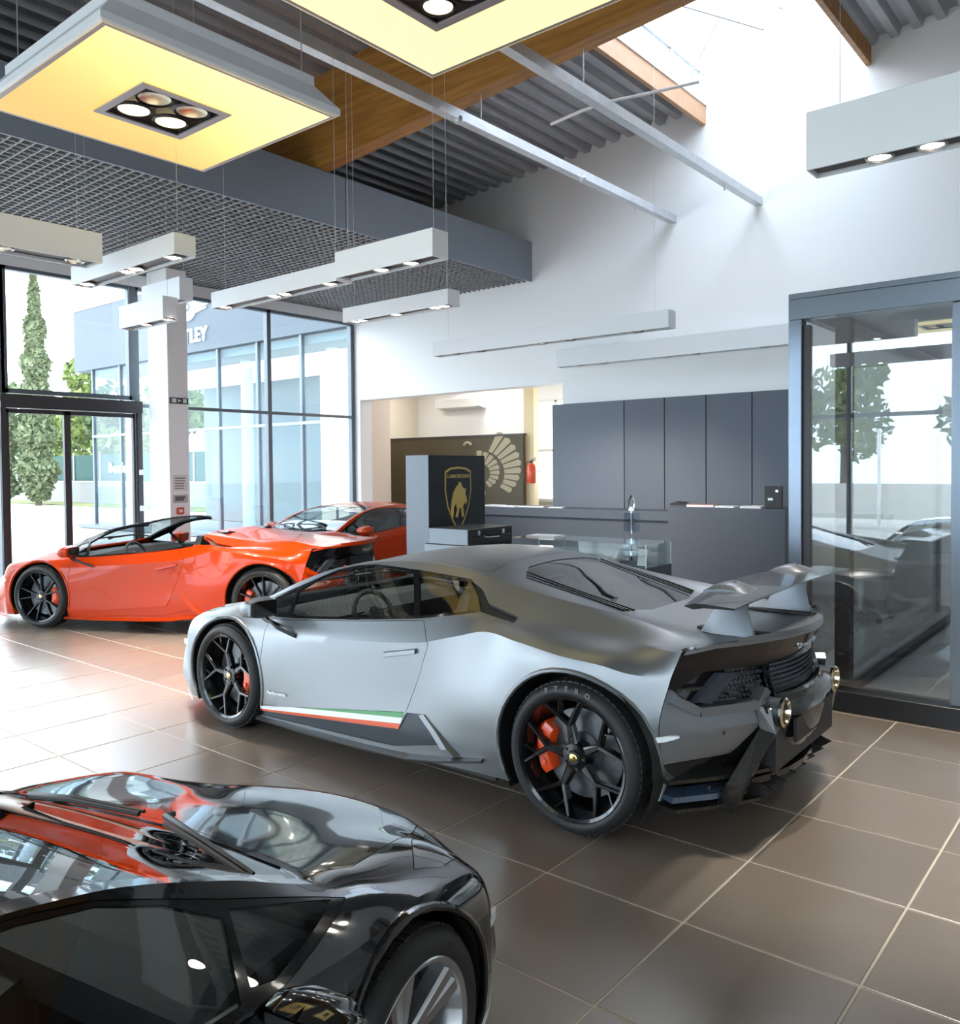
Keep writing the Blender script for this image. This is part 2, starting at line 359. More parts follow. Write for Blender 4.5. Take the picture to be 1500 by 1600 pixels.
        cut(bm, tl([(.79,.69),(.70,.615),(.33,.615),(.33,.755),(.66,.762)]), 'rear', rr, P['tail_lamp'], lay)
        cut(bm, tl([(0,.625),(.32,.625),(.32,.755),(0,.755)]), 'rear', rr, P['rear_grille'], lay)
        cut(bm, tl([(.90,.72),(.80,.70),(.705,.605),(.47,.60),(.44,.53),(.58,.40),(.90,.375)]), 'rear', rr, P['rear_bumper'], lay)
        cut(bm, tl([(0,.874),(.9,.872),(.9,.95),(0,.95)]), 'rear', lambda f: f[ls] == 8 and f[lay] == 0, P['spoiler_lip'], lay)
    for f in bm.faces:
        if f[ls] == 8 and f[lay] == 0: f[lay] = P['rear_panel']  # centre is black; the upper band paints shade over body colour
    mid = lambda f: f[ls] in (0,1,2) and f[lay] == 0 and f.calc_center_median().z > .45
    ws = [(.03,0),(.05,.30),(.10,.55),(.15,.655),(.42,.612),(.75,.568),(1.03,.54),(1.07,.3),(1.085,0)]
    cut(bm, ws+[(x,-y) for x,y in ws[-2:0:-1]], 'top', mid, P['windscreen'], lay)
    if not spyder:
        rf = [(1.115,0),(1.10,.3),(1.07,.556),(1.40,.545),(1.86,.53),(1.83,.3),(1.825,0)]
        cut(bm, rf+[(x,-y) for x,y in rf[-2:0:-1]], 'top', mid, P['roof_panel'], lay)
        ec = [(1.93,0),(1.945,.30),(1.99,.375),(2.62,.315),(2.66,.22),(2.66,0)]
        cut(bm, ec+[(x,-y) for x,y in ec[-2:0:-1]], 'top', lambda f: f[ls] in (0,1) and f[lay] == 0, P['engine_cover'], lay)
    hd = [(-.84,0),(-.80,.42),(-.44,.61),(-.05,.685),(.08,.64),(.03,.4),(-.01,0)]
    cut(bm, hd+[(x,-y) for x,y in hd[-2:0:-1]], 'top', mid, P['hood'], lay)
    if spyder:
        kill = []
        for f in bm.faces:
            c = f.calc_center_median()
            if f[ls] in (0,1,2) and 1.105 < c.x < 1.80 and f[lay] != P['door']: kill.append(f)
            elif f[lay] in (P['rear_quarter_window'],P['side_window']) : kill.append(f)
            elif f[lay] == P['window_frame'] and c.x > .55: f[lay] = P['header'] if c.x < 1.15 else 0
            elif f[lay] == P['window_frame']: f[lay] = P['header']
            elif f[lay] == 0 and f[ls] in (0,1,2) and .13 < c.x <= 1.13 and c.z > .80 : f[lay] = P['header']
        bmesh.ops.delete(bm, geom=kill, context='FACES')
        for v in bm.verts:   # lower humps behind the seats
            if v.co.x > 1.13 and v.co.z > .85 and abs(v.co.y) < .81:
                k_ = min(1,max(0,(2.9-v.co.x)/.5)); v.co.z = .85+(v.co.z-.85)*(1-.42*k_)
    # arch lips: boundary of the shell pushed out a little and rolled in
    out = []
    def push(pt, **kw):
        me = extract(bm, lay, {P[pt]}, pt, **kw)
        if me: out.append((pt, me))
    sides = {'side_window','quarter_light','rear_quarter_window','door','rear_intake','green_stripe','white_stripe','red_stripe','sill_panel','window_frame','headlight','tail_lamp','rear_bumper','body_side'}
    for pt in PARTS:
        kw = dict(gap=.002, flange=.02)
        if pt in ('windscreen','side_window','quarter_light','rear_quarter_window','engine_cover'): kw = dict(gap=0, flange=0, offset=.004)
        elif pt in ('tail_lamp',): kw = dict(gap=0, flange=0, offset=.05)
        elif pt in ('rear_grille',): kw = dict(gap=0, flange=0, offset=.04)
        elif pt in ('rear_intake',): kw = dict(gap=0, flange=0, offset=.02)
        elif pt in ('sill_panel',): kw = dict(gap=0, flange=0, offset=.006)
        elif pt.endswith('_stripe'): kw = dict(gap=0, flange=.01, offset=-.0008)
        elif pt == 'window_frame': kw = dict(gap=0, flange=.012, offset=.002)
        elif pt == 'body_shell': kw = dict(gap=.002, flange=.018)
        push(pt, **kw)
    # split mirrored parts in two
    res = []
    for pt, me in out:
        if pt in sides:
            for sd in (1,-1):
                b = bmesh.new(); b.from_mesh(me); bmesh.ops.delete(b, geom=[f for f in b.faces if f.calc_center_median().y*sd < 0], context='FACES')
                m2 = bpy.data.meshes.new(pt); b.to_mesh(m2); b.free()
                if len(m2.polygons): m2.set_sharp_from_angle(angle=math.radians(17)); res.append((pt, m2))
        else: res.append((pt, me))
    bm.free(); return res
PMAT = dict(windscreen='car_glass', side_window='car_glass', quarter_light='car_glass', rear_quarter_window='car_glass', rear_intake='matte_black', green_stripe='green_stripe', white_stripe='white_stripe', red_stripe='red_stripe',
    sill_panel='dark_trim', engine_cover='cover_glass', headlight='lens_dark', tail_lamp='lens_dark', rear_grille='matte_black', rear_panel='gloss_black', window_frame='gloss_black', header='gloss_black')
# ---------------------------------------------------------------- wheels
def wheel_meshes(style, R, W, ca):
    """axle along y, outer face towards -y"""
    out = {}
    hw = W/2; rr = R-.06 if style != 'wide' else R-.075
    tp = [(rr-.006,-hw+.012),(rr+.008,-hw),(R-.04,-hw-.004),(R-.02,-hw+.006),(R-.006,-hw+.028),(R,-hw+.06),(R,hw-.06),(R-.01,hw-.02),(R-.05,hw),(rr+.01,hw),(rr-.006,hw-.012)]
    tm = MB().lathe(tp, n=56)
    out['tyre'] = tm.mesh('tyre', 50)
    g = MB()
    for k in range(64):   # tread blocks standing on the carcass
        a = 2*math.pi*k/64
        for y0, y1, da in ((-hw+.035,-hw+.085,.0),(hw-.085,hw-.035,.0),(-.03,.03,.05)):
            pts = []
            for r in (R-.012, R+.003):
                for y in (y0,y1):
                    for t in (a+da, a+da+.075): pts.append((r*math.cos(t), y, r*math.sin(t)))
            g.add(pts, [(0,1,3,2),(4,6,7,5),(0,4,5,1),(2,3,7,6),(0,2,6,4),(1,5,7,3)])
    out['tread'] = g.mesh('tread')
    rim = MB().lathe([(rr+.004,-hw+.010),(rr-.004,-hw+.004),(rr-.018,-hw+.012),(rr-.03,-hw+.045),(rr-.05,-.01),(rr-.05,hw-.04),(rr-.004,hw-.01)], n=56)
    out['rim'] = rim.mesh('rim', 35)
    sp = MB(); yf = -hw+.035
    def strut(p0, p1, w0, w1, y0, y1, t=.03):
        a0, r0 = p0; a1, r1 = p1
        A = Vector((r0*math.cos(a0), y0, r0*math.sin(a0))); B = Vector((r1*math.cos(a1), y1, r1*math.sin(a1)))
        d = (B-A).normalized(); nrm = Vector((0,-1,0)); s = d.cross(nrm).normalized(); 
        def ring(p, w_): return [p-s*w_/2+Vector((0,t,0)), p-s*w_*.5, p-s*w_*.28+Vector((0,-.008,0)), p+s*w_*.28+Vector((0,-.008,0)), p+s*w_/2, p+s*w_/2+Vector((0,t,0))]
        sp.loft([ring(A,w0), ring(B,w1)], caps=True)
    for k in range(5):
        a = math.pi/2 + 2*math.pi*k/5 + .2; q = math.pi/5
        if style == 'y':
            strut((a,.05),(a,.15),.05,.030,yf+.02,yf+.012)
            for s_ in (1,-1):
                strut((a,.145),(a+s_*.36,rr-.02),.026,.018,yf+.012,yf-.01)
                strut((a+s_*.20,.205),(a+s_*.06,rr-.02),.014,.012,yf+.01,yf-.004) if s_ > 0 else None
        elif style == 'multi':
            for s_ in (1,-1): strut((a+s_*.10,.05),(a+s_*.24,rr-.02),.026,.016,yf+.02,yf-.005)
        else:
            for s_ in (1,-1): strut((a+s_*.12,.05),(a+s_*.13,rr-.02),.04,.062,yf+.03,yf-.008,.045)
    out['spokes'] = sp.mesh('spokes')
    hub = MB().lathe([(0,yf-.002),(.03,yf-.002),(.034,yf+.004),(.06,yf+.008),(.068,yf+.03),(.068,yf+.09)], n=24)
    for k in range(5):
        a = 2*math.pi*k/5; hub.cyl((.052*math.cos(a),yf+.0,.052*math.sin(a)),(.052*math.cos(a),yf+.02,.052*math.sin(a)),.008,n=6)
    out['hub'] = hub.mesh('hub', 40)
    out['hub_cap'] = MB().lathe([(0,yf-.006),(.016,yf-.006),(.02,yf-.003)], n=16).mesh('hub_cap')
    out['disc'] = MB().lathe([(.06,yf+.075),(.10,yf+.075),(.10,yf+.09),(.205,yf+.09),(.205,yf+.12),(.09,yf+.12)], n=40).mesh('brake_disc', 30)
    cl = MB(); n = 9; rings = []; cy0 = yf+.034; dr = .045 if W < .28 else 0
    for i in range(n+1):
        a = math.radians(ca-34 + 68*i/n); e = .0 if 0 < i < n else .012
        rings.append([(r*math.cos(a), y, r*math.sin(a)) for r, y in ((.15+e-dr,.03),(.15+e-dr,cy0+.02),(.165-dr,cy0+e),(.215-dr,cy0+e),(.235-e-dr,cy0+.02),(.235-e-dr,.03))])
    cl.loft(rings, caps=True); 
    for i in (2,7):
        a = math.radians(ca-34+68*i/n); cl.cyl(((.19-dr)*math.cos(a),cy0+.005,(.19-dr)*math.sin(a)),((.19-dr)*math.cos(a),cy0-.01,(.19-dr)*math.sin(a)),.014,n=10)
    out['caliper'] = cl.mesh('caliper')
    return out
WMAT = {'tyre':'rubber','tread':'rubber','spokes':'rim_black','rim':'rim_black','hub':'rim_black','hub_cap':'brass','disc':'disc','caliper':'caliper'}
_wm = {}
def remat(me, mat): m2 = me.copy(); m2.materials.clear(); m2.materials.append(M[mat]); return m2
def add_wheel(root, style, x, side, front, rim='rim_black', prefix=''):
    key = (style, front, rim, side)
    if key not in _wm:
        ms = wheel_meshes(style, .332 if front else .345, .245 if front else .305, (0 if front else 180) + (180 if side > 0 else 0))
        for k, me in ms.items():
            me.materials.clear(); me.materials.append(M[rim if k in ('spokes','rim') else WMAT[k]])
        _wm[key] = ms
    ms = _wm[key]; R = .332 if front else .345; W = .245 if front else .305
    wh = link('wheel', ms['tyre'], None, root); wh.location = (x, side*(.945-W/2+.006), R+.003); wh.rotation_euler = (0,0,0 if side < 0 else math.pi)
    for k in ('tread','rim','spokes','hub','hub_cap','disc','caliper'):
        wc = link({'disc':'brake_disc','caliper':'brake_caliper','tread':'tread_blocks'}.get(k,k), ms[k], None, wh)
        if k == 'tread': wc['kind'] = 'stuff'
    return wh
# ---------------------------------------------------------------- a whole car
_G, _sg = body_grid(); SG = _G[:, SUB[0]+SUB[1]+SUB[2]:, :].reshape(-1,3)
def car(name, label, loc, rz, paint, style, spyder=False, wing=False, stripes=False, interior='cabin', rim='rim_black', panels=None, pillars=None, mirror_shift=(0,0), seats='cabin', group=None):
    root = thing(name, label, 'car', loc, rz, group)
    for pt, me in panels:
        mat = PMAT.get(pt, paint)
        if pt == 'sill_panel' and paint != 'silver_paint': mat = paint
        link(pt, remat(me, mat), None, root)
    S2 = lambda y: float(sweep(np.array([3.40]), np.array([y]), 0)[0])
    # rear lamps, grille mesh, exhausts, diffuser
    for sd in (1,-1):
        t = MB()   # Y shaped light bars inside the lamp
        def at(y, z, dx): return (S2(y)-.075+dx, y*sd, z)
        t.bar(at(.62,.69,.03), at(.72,.69,.03), .012, .014); t.bar(at(.62,.69,.03), at(.50,.735,.03), .012,.014); t.bar(at(.62,.69,.03), at(.50,.65,.03), .012,.014)
        t.obj('light_bar', 'lens_dark', root)
        d = MB()   # slanted blade of the lamp housing
        d.add([at(.70,.635,.05),at(.64,.62,.05),at(.52,.745,.05),at(.60,.75,.05),at(.70,.635,.02),at(.64,.62,.02),at(.52,.745,.02),at(.60,.75,.02)], [(0,1,2,3),(4,7,6,5),(0,4,5,1),(1,5,6,2),(2,6,7,3),(3,7,4,0)])
        d.obj('lamp_blade', 'dark_trim', root)
        e = MB(); e.lathe([(.062,.0),(.066,-.012),(.056,-.02),(.05,-.01),(.05,.10),(.0,.10)], n=28); 
        me = e.mesh('exhaust_pipe',40); me.transform(Matrix.Translation((3.375,.375*sd,.562)) @ Matrix.Rotation(math.pi/2,4,'Z')); link('exhaust_pipe', me, 'exhaust', root)  # bronze tint of the pipe paints in reflections of warm lamps
        o = MB().cyl((3.22,.375*sd,.562),(3.37,.375*sd,.562),.06,n=20); o.obj('exhaust_sleeve', 'dark_trim', root)
        b = MB()   # body coloured edge under the lamp
        pts = [(.80,.664),(.705,.600),(.445,.600),(.405,.665)]
        for (y0,z0),(y1,z1) in zip(pts[:-1],pts[1:]): b.bar((S2(y0)-.012,y0*sd,z0),(S2(y1)-.012,y1*sd,z1),.06,.040)
        b.obj('lamp_surround', paint, root)
        b = MB()   # lower carbon blade at the corner
        ys = [.84,.7,.55,.42]; b.loft([[(S2(y)-.12,y*sd,.315-.0*y),(S2(y)+.03,y*sd,.30),(S2(y)+.035,y*sd,.318),(S2(y)-.12,y*sd,.335)] for y in ys], caps=True)
        ys = [.80,.7,.55,.44]; b.loft([[(S2(y)-.16,y*sd,.175),(S2(y)+.0,y*sd,.165),(S2(y)+.005,y*sd,.182),(S2(y)-.16,y*sd,.195)] for y in ys], caps=True)
        b.obj('corner_blade', 'carbon', root)
        b = MB(); ys = [.80,.65,.5]; b.loft([[(S2(y)-.10,y*sd,.225),(S2(y)-.01,y*sd,.205),(S2(y)-.005,y*sd,.232),(S2(y)-.10,y*sd,.245)] for y in ys], caps=True); b.obj('highlight_fin', 'painted_blue_sheen', root)  # fin coloured blue in place of a highlight at the corner
        b = MB(); b.loft([[(S2(.46)+dx,y*sd,z) for dx,y,z in ((.0,.46,.60),(.06,.44,.58),(.06,.40,.60),(0,.40,.62))],[(S2(.46)+dx,y*sd,z) for dx,y,z in ((.02,.47,.50),(.085,.45,.48),(.085,.40,.49),(.02,.40,.5))],[(S2(.56)+dx,y*sd,z) for dx,y,z in ((.0,.66,.29),(.06,.62,.27),(.06,.56,.27),(0,.56,.29))],[(S2(.56)+dx,y*sd,z) for dx,y,z in ((-.08,.60,.15),(.0,.58,.14),(.0,.54,.14),(-.08,.54,.15))]], caps=True); b.obj('carbon_strut', 'carbon', root)
        b = MB(); b.lathe([(0,-.004),(.010,-.003),(.010,.006)], (0,0,0), 'z', 12); me = b.mesh('parking_sensor'); me.transform(Matrix.Translation((S2(.62)+.012,.62*sd,.50)) @ Matrix.Rotation(-math.pi/2,4,'Y')); link('parking_sensor', me, 'dark_trim', root)
        b = MB()   # corner marker light
        b.loft([[(x,sd*y,z),(x,sd*y,z+h_),(x-.02,sd*(y-.03),z+h_),(x-.02,sd*(y-.03),z)] for x,y,z,h_ in ((3.0,.858,.474,.024),(3.035,.842,.482,.024),(3.065,.822,.492,.016),(3.085,.806,.500,.006))], caps=True); b.obj('side_reflector', 'white_stripe', root)
    g = MB(); 
    for zi in range(6):
        z = .632+.022*zi
        for k in range(-14,15):
            y = .0225*k+(.011 if zi % 2 else 0)
            x = S2(abs(y))-.07; g.bar((x,y-.008,z),(x+.012,y,z+.014),.006,.006); g.bar((x,y+.008,z),(x+.012,y,z+.014),.006,.006)
    g.obj('grille_mesh', 'dark_trim', root, kind='stuff')
    for sd in (1,-1):
        g = MB()
        for zi in range(5):
            for k in range(11):
                y = .35+.023*k+(.011 if zi % 2 else 0); z = .63+.024*zi; x = S2(y)-.10
                g.lathe([(.0,0),(.007,0),(.009,.004)], (x+.03,y*sd,z), n=6)
        g.obj('lamp_mesh', 'dark_trim', root, kind='stuff')
    b = MB(); b.loft([[(S2(y)-.04,y,.61),(S2(y)+.035,y,.60),(S2(y)+.045,y,.565),(S2(y)-.04,y,.545)] for y in np.linspace(-.45,.45,9)], caps=True); b.obj('carbon_bridge', 'carbon', root)
    b = MB(); b.box(3.30,3.36,-.42,.42,.30,.55); b.obj('exhaust_panel', 'matte_black', root)
    p_ = MB(); p_.box(3.385,3.40,-.26,.26,.40,.51); p_.obj('plate_holder', 'matte_black', root)
    d = MB(); d.loft([[(2.9,y,.13),(S2(y)-.05,y,.22),(S2(y)-.05,y,.25),(2.9,y,.15)] for y in np.linspace(-.62,.62,9)], caps=True); d.obj('diffuser', 'carbon', root)
    for k in range(-3,4):
        y = k*.14; f = MB(); f.prism([(2.95,.10),(3.25,.14),(3.36,.22),(3.30,.24),(2.95,.15)], lambda p,t: (p[0],t,p[1]), y-.006, y+.006); f.obj('diffuser_fin', 'carbon', root)
    # rear script and spoiler edge
    put_text('rear_script', 'Lamborghini', .052, 'script_silver', root, (3.362,-.0,.815), (0,1,0), (.0,0,1), depth=.002)
    # underbody, wheel wells, cockpit
    ub = MB(); ub.box(-.6,2.95,-.60,.60,.11,.16); ub.box(.42,2.15,-.88,.88,.125,.16); ub.obj('floor_pan', 'matte_black', root)
    for cx_, cz_, r_ in ARCH.values():
        for sd in (1,-1):
            wl = MB(); rings = []
            for k in range(19):
                a = math.radians(-32+244*k/18); rings.append([(cx_+(r_+.012)*math.cos(a), sd*y, max(.10, cz_+(r_+.012)*math.sin(a))) for y in (.925,.60)])
            wl.loft(rings, closed=False, smooth=True); wl.prism([(cx_+(r_+.012)*math.cos(math.radians(-32+244*k/18)), max(.10,cz_+(r_+.012)*math.sin(math.radians(-32+244*k/18)))) for k in range(19)], lambda p,t: (p[0],t,p[1]), sd*.60, sd*.59)
            wl.obj('wheel_well', 'matte_black', root)
            lp = MB(); pts = []
            for k in range(25):
                a = math.radians(-20+220*k/24); u_, z_ = cx_+(r_+.006)*math.cos(a), cz_+(r_+.006)*math.sin(a)
                dd = (SG[:,0]-u_)**2+(SG[:,2]-z_)**2; ix = np.argsort(dd)[:4]; w8 = 1/(dd[ix]+1e-6); pts.append((u_, sd*(float((SG[ix,1]*w8).sum()/w8.sum())-.003), z_))
            lp.tube(pts, .013, 8); lp.obj('arch_lip', paint, root)
    ck = MB(); ck.box(.30,1.95,-.80,.80,.17,.20); 
    ck.loft([[(.0,-.70,.66),(.0,.70,.66),(.0,.70,.2),(.0,-.70,.2)],[(.20,-.72,.76),(.20,.72,.76),(.12,.72,.2),(.12,-.72,.2)]], caps=True)
    ck.box(1.80,1.90,-.72,.72,.2,.86 if not spyder else .80); ck.obj('cockpit', interior, root)
    db = MB(); db.loft([[(.12,y,.70),(.30,y,.775+.015*math.cos(y*2)),(.52,y,.765+.02*math.cos(y*2)),(.60,y,.72),(.58,y,.60),(.45,y,.52),(.12,y,.5)] for y in (-.78,-.5,-.3,-.1,.1,.3,.5,.78)], caps=True); db.obj('dashboard', interior, root)
    cn = MB(); cn.loft([[(.55,-.13,.66),(.55,.13,.66),(.55,.15,.3),(.55,-.15,.3)],[(1.1,-.11,.50),(1.1,.11,.50),(1.1,.13,.25),(1.1,-.13,.25)],[(1.75,-.10,.52),(1.75,.10,.52),(1.75,.13,.25),(1.75,-.13,.25)]], caps=True); cn.obj('centre_console', interior, root)
    for sd in (1,-1):
        dc = MB(); dc.loft([[(.45,sd*.83,.745),(.45,sd*.80,.74),(.45,sd*.80,.3),(.45,sd*.84,.3)],[(1.0,sd*.815,.79),(1.0,sd*.78,.78),(1.0,sd*.78,.3),(1.0,sd*.84,.3)],[(1.65,sd*.81,.845),(1.65,sd*.78,.83),(1.65,sd*.78,.3),(1.65,sd*.84,.3)]], caps=True); dc.obj('door_card', seats, root)
        y = .38*sd; st = MB()
        st.loft([[(.95,y-.24,.34),(.95,y+.24,.34),(.95,y+.24,.44),(.95,y+.14,.41),(.95,y-.14,.41),(.95,y-.24,.44)],[(1.40,y-.25,.30),(1.40,y+.25,.30),(1.40,y+.25,.42),(1.40,y+.15,.37),(1.40,y-.15,.37),(1.40,y-.25,.42)]], caps=True)
        st.loft([[(1.36,y-.25,.34),(1.36,y+.25,.34),(1.50,y+.25,.32),(1.50,y-.25,.32)],[(1.42,y-.27,.55),(1.42,y+.27,.55),(1.58,y+.26,.54),(1.58,y-.26,.54)],[(1.54,y-.22,.78),(1.54,y+.22,.78),(1.64,y+.22,.77),(1.64,y-.22,.77)],[(1.58,y-.13,.84),(1.58,y+.13,.84),(1.66,y+.13,.83),(1.66,y-.13,.83)],[(1.63,y-.12,.97),(1.63,y+.12,.97),(1.69,y+.12,.96),(1.69,y-.12,.96)]], caps=True)
        st.obj('seat', seats, root)
    sw = MB(); c0 = Vector((.80,-.38,.735)); ax_ = Vector((.90,0,.42)).normalized(); ex = Vector((0,1,0)); ey = ax_.cross(ex)
    sw.tube([c0+(ex*math.cos(2*math.pi*k/24)+ey*math.sin(2*math.pi*k/24)*.94)*.165 for k in range(25)], .016, 8)
    for a in (0.1,math.pi-.1,-math.pi/2): sw.bar(c0-ax_*.02+(ex*math.cos(a)+ey*math.sin(a))*.04, c0+(ex*math.cos(a)+ey*math.sin(a))*.16, .03,.014)
    sw.cyl(c0-ax_*.03, c0+ax_*.012, .055, n=16); sw.cyl(c0-ax_*.25, c0-ax_*.02, .04, n=12); sw.obj('steering_wheel', 'cabin', root)
    # door mirrors, handles, sills, wipers
    for sd in (1,-1):
        m = MB(); mx, my, mz = .40+mirror_shift[0], .985, .83+mirror_shift[1]
        def ring(dy, k, dx=0): return [(mx+dx+k*a, sd*(my+dy), mz+k*b) for a, b in ((-.07,-.02),(-.02,-.065),(.075,-.06),(.085,.045),(.03,.06),(-.05,.03))]
        m.loft([ring(-.105,.75), ring(-.06,1.0), ring(.04,1.0), ring(.095,.78,.01), ring(.108,.5,.015)], caps=True, smooth=True)
        mo = m.obj('door_mirror', paint, root)
        a = MB(); a.loft([[(x,sd*y,z),(x+.02,sd*(y+.012),z),(x+.03,sd*(y+.008),z-.028),(x-.005,sd*(y-.01),z-.03)] for x,y,z in ((mx+.04,my-.03,mz-.045),(mx+.12,.945,mz-.10),(mx+.24,.905,mz-.145))], caps=True); a.loft([[(mx+.02+dx, sd*y, z) for dx in (-.0,.065)] + [(mx+.02+dx, sd*y, z-.02) for dx in (.065,0)] for y,z,_ in ((.98,.785,0),(.93,.745,0),(.87,.715,0))], caps=True); a.obj('mirror_arm', 'gloss_black', mo)
        g = MB(); g.add([(mx+.083,sd*(my-.085),mz-.05),(mx+.083,sd*(my+.075),mz-.05),(mx+.090,sd*(my+.075),mz+.042),(mx+.090,sd*(my-.085),mz+.042)], [(0,1,2,3)]); g.obj('mirror_glass', 'lens_dark', mo)
        h = MB(); h.loft([[(1.42,sd*.900,.640),(1.42,sd*.926,.646),(1.42,sd*.924,.668),(1.42,sd*.900,.676)],[(1.655,sd*.895,.690),(1.655,sd*.926,.696),(1.655,sd*.924,.716),(1.655,sd*.895,.724)]], caps=True); h.obj('door_handle', paint, root)
        k = MB(); k.loft([[(x,sd*(y-.10),z),(x,sd*y,z-.008),(x,sd*(y+.008),z+.004),(x,sd*(y-.03),z+.02)] for x,y,z in ((.30,.925,.115),(.8,.945,.118),(1.3,.955,.13),(1.62,.965,.145),(1.85,.965,.18),(2.12,.955,.235))], caps=True); k.obj('side_skirt', paint, root)
        k = MB(); k.loft([[(x-.02,sd*(y-.03),z-.01),(x-.012,sd*y,z-.006),(x+.03,sd*(y+.004),z+.004),(x+.045,sd*(y-.03),z+.01)] for x,y,z in ((1.70,.938,.388),(1.80,.955,.318),(1.88,.968,.252),(1.93,.968,.222))], caps=True); k.obj('sill_flare', paint, root)
        sp = MB(); sp.loft([[(x-.03,sd*y,.095),(x,sd*(y+.02),.095),(x,sd*(y+.02),.112),(x-.03,sd*y,.112)] for x,y in [(float(sweep(np.array([-.98]),np.array([y_]),0)[0]),y_) for y_ in (.2,.45,.62,.72)]+[(-.60,.80),(-.46,.87),(-.40,.905)]], caps=True); sp.obj('front_splitter', 'white_stripe' if paint == 'silver_paint' else paint, root)
        fl = MB(); fl.loft([[(x,sd*y,z),(x,sd*(y+.012),z),(x,sd*(y+.012),z+.03),(x,sd*y,z+.03)] for x,y,z in ((-.50,.905,.485),(-.42,.928,.485))], caps=True); fl.obj('side_marker', 'white_stripe', root)
        hl = MB(); hl.bar((-.60,sd*.62,.595),(-.52,sd*.76,.57),.02,.012); hl.bar((-.60,sd*.62,.60),(-.38,sd*.72,.675),.02,.012); hl.obj('running_light', 'lens_clear', root)
        # front intake
        fi = MB(); fi.prism([(.20,.17),(.66,.17),(.72,.30),(.62,.34),(.24,.24)], lambda p,t: (float(sweep(np.array([-.98]),np.array([p[0]]),0)[0])+t, sd*p[0], p[1]), -.015, .03); fi.obj('front_intake', 'matte_black', root)
    for y0, y1 in ((-.50,.05),(.08,.58)):
        wp = MB(); 
        def on(y, k, dz=.02): 
            return (.06+.10*(abs(y)/.6)**2+k, y, .845+k*.40-.035*(y/.6)**2+dz)
        wp.tube([on(y0,0), on(y0+.03,.05), on((y0+y1)/2,.10), on(y1,.08)], [.012,.011,.009,.006], 6); wp.tube([on(y0+.10,.11,.012), on((y0+y1)/2,.12,.012), on(y1,.10,.012)], .008, 6); wp.obj('wiper', 'matte_black', root)
    for x, fr in ((0,True),(2.62,False)):
        for sd in (-1,1): add_wheel(root, style, x, sd, fr, rim)
    if not spyder:
        for k in range(3):
            for sd in (1,-1):
                vb = MB(); rings = []
                for t_ in np.linspace(0,1,7):   # strips following the cover edge
                    u_ = 2.0+.02*k+(.62-.03*k)*t_; y_ = .385+.030*k-(.055-.004*k)*t_
                    z1 = [float(pchip([q[0] for q in LN[i_]],[q[2] for q in LN[i_]],np.array([u_]))[0]) for i_ in (1,2)]
                    z_ = z1[0]+(z1[1]-z1[0])*max(0,(y_-.38)/.205)+.001
                    rings.append([(u_,sd*y_,z_-.004),(u_,sd*(y_+.012),z_-.004),(u_,sd*(y_+.012),z_+.006),(u_,sd*y_,z_+.006)])
                vb.loft(rings, caps=True); vb.obj('cover_vent', 'gloss_black', root)
        eb = MB(); eb.bevbox(2.0,2.7,-.33,.33,.5,.80,.04); eb.obj('engine', 'dark_trim', root)
    if wing:
        for sd in (1,-1):
            s_ = MB(); secs = []
            for z, x0, x1, y, th in ((.885,3.00,3.26,.40,.05),(.93,3.03,3.245,.40,.042),(1.0,3.07,3.23,.405,.034),(1.06,3.09,3.235,.41,.032),(1.095,3.06,3.26,.415,.034)):
                secs.append([(x0,sd*y,z),(x0+.3*(x1-x0),sd*(y-th/2),z),(x1,sd*(y-th/4),z),(x1,sd*(y+th/4),z),(x0+.3*(x1-x0),sd*(y+th/2),z)])
            s_.loft(secs, caps=True, smooth=True); s_.obj('wing_strut', 'wing_grey', root)
            t_ = MB(); t_.loft([[(3.06+.21*t_,sd*y,1.092+k_*(.040*math.sin(math.pi*min(1,t_*1.05+.02))**.7)) for t_ in np.linspace(0,1,9)]+[(3.27,sd*y,1.086),(3.06,sd*y,1.086)] for y,k_ in ((.325,.35),(.34,.75),(.37,1),(.45,1),(.49,.75),(.505,.35))], caps=True, smooth=True); t_.cyl((3.17,sd*.415,1.12),(3.17,sd*.415,1.136),.012,n=10); t_.obj('wing_mount', 'wing_grey', root)
            v_ = MB(); v_.box(2.96,3.30,sd*.30 if sd > 0 else -.35,.35 if sd > 0 else -.30,.888,.897); v_.obj('deck_slot', 'matte_black', root)
        wg = MB(); wg.loft([[(3.02+.10*(y/.85)**2-.0,y,1.062+.03*math.cos(y*1.6)),(3.08+.08*(y/.85)**2,y,1.078+.03*math.cos(y*1.6)),(3.20,y,1.080+.028*math.cos(y*1.6)),(3.335,y,1.075+.02*math.cos(y*1.6)),(3.335,y,1.068+.02*math.cos(y*1.6)),(3.20,y,1.062+.028*math.cos(y*1.6)),(3.08+.08*(y/.85)**2,y,1.052+.03*math.cos(y*1.6))] for y in np.linspace(-.82,.82,17)], caps=True, smooth=True); wg.obj('rear_wing', 'carbon', root)
    if stripes:
        for k, ch in enumerate('PZERO'):   # raised lettering on the rear tyre wall
            a = math.radians(112-10*k); rad = .317; tx = put_text('tyre_lettering', ch, .034, 'tyre_print', root, (2.62+rad*math.cos(a),-.9525,.348+rad*math.sin(a)), (math.sin(a),0,-math.cos(a)), (math.cos(a),0,math.sin(a)), depth=.001, bold=True)
        for sd in (-1,1): put_text('door_script', 'Performante', .034, 'script_silver', root, (.52,sd*.939,.305), (-sd*1,0,.06*-sd) if sd > 0 else (1,0,.06), (0,0,1), depth=.0015)
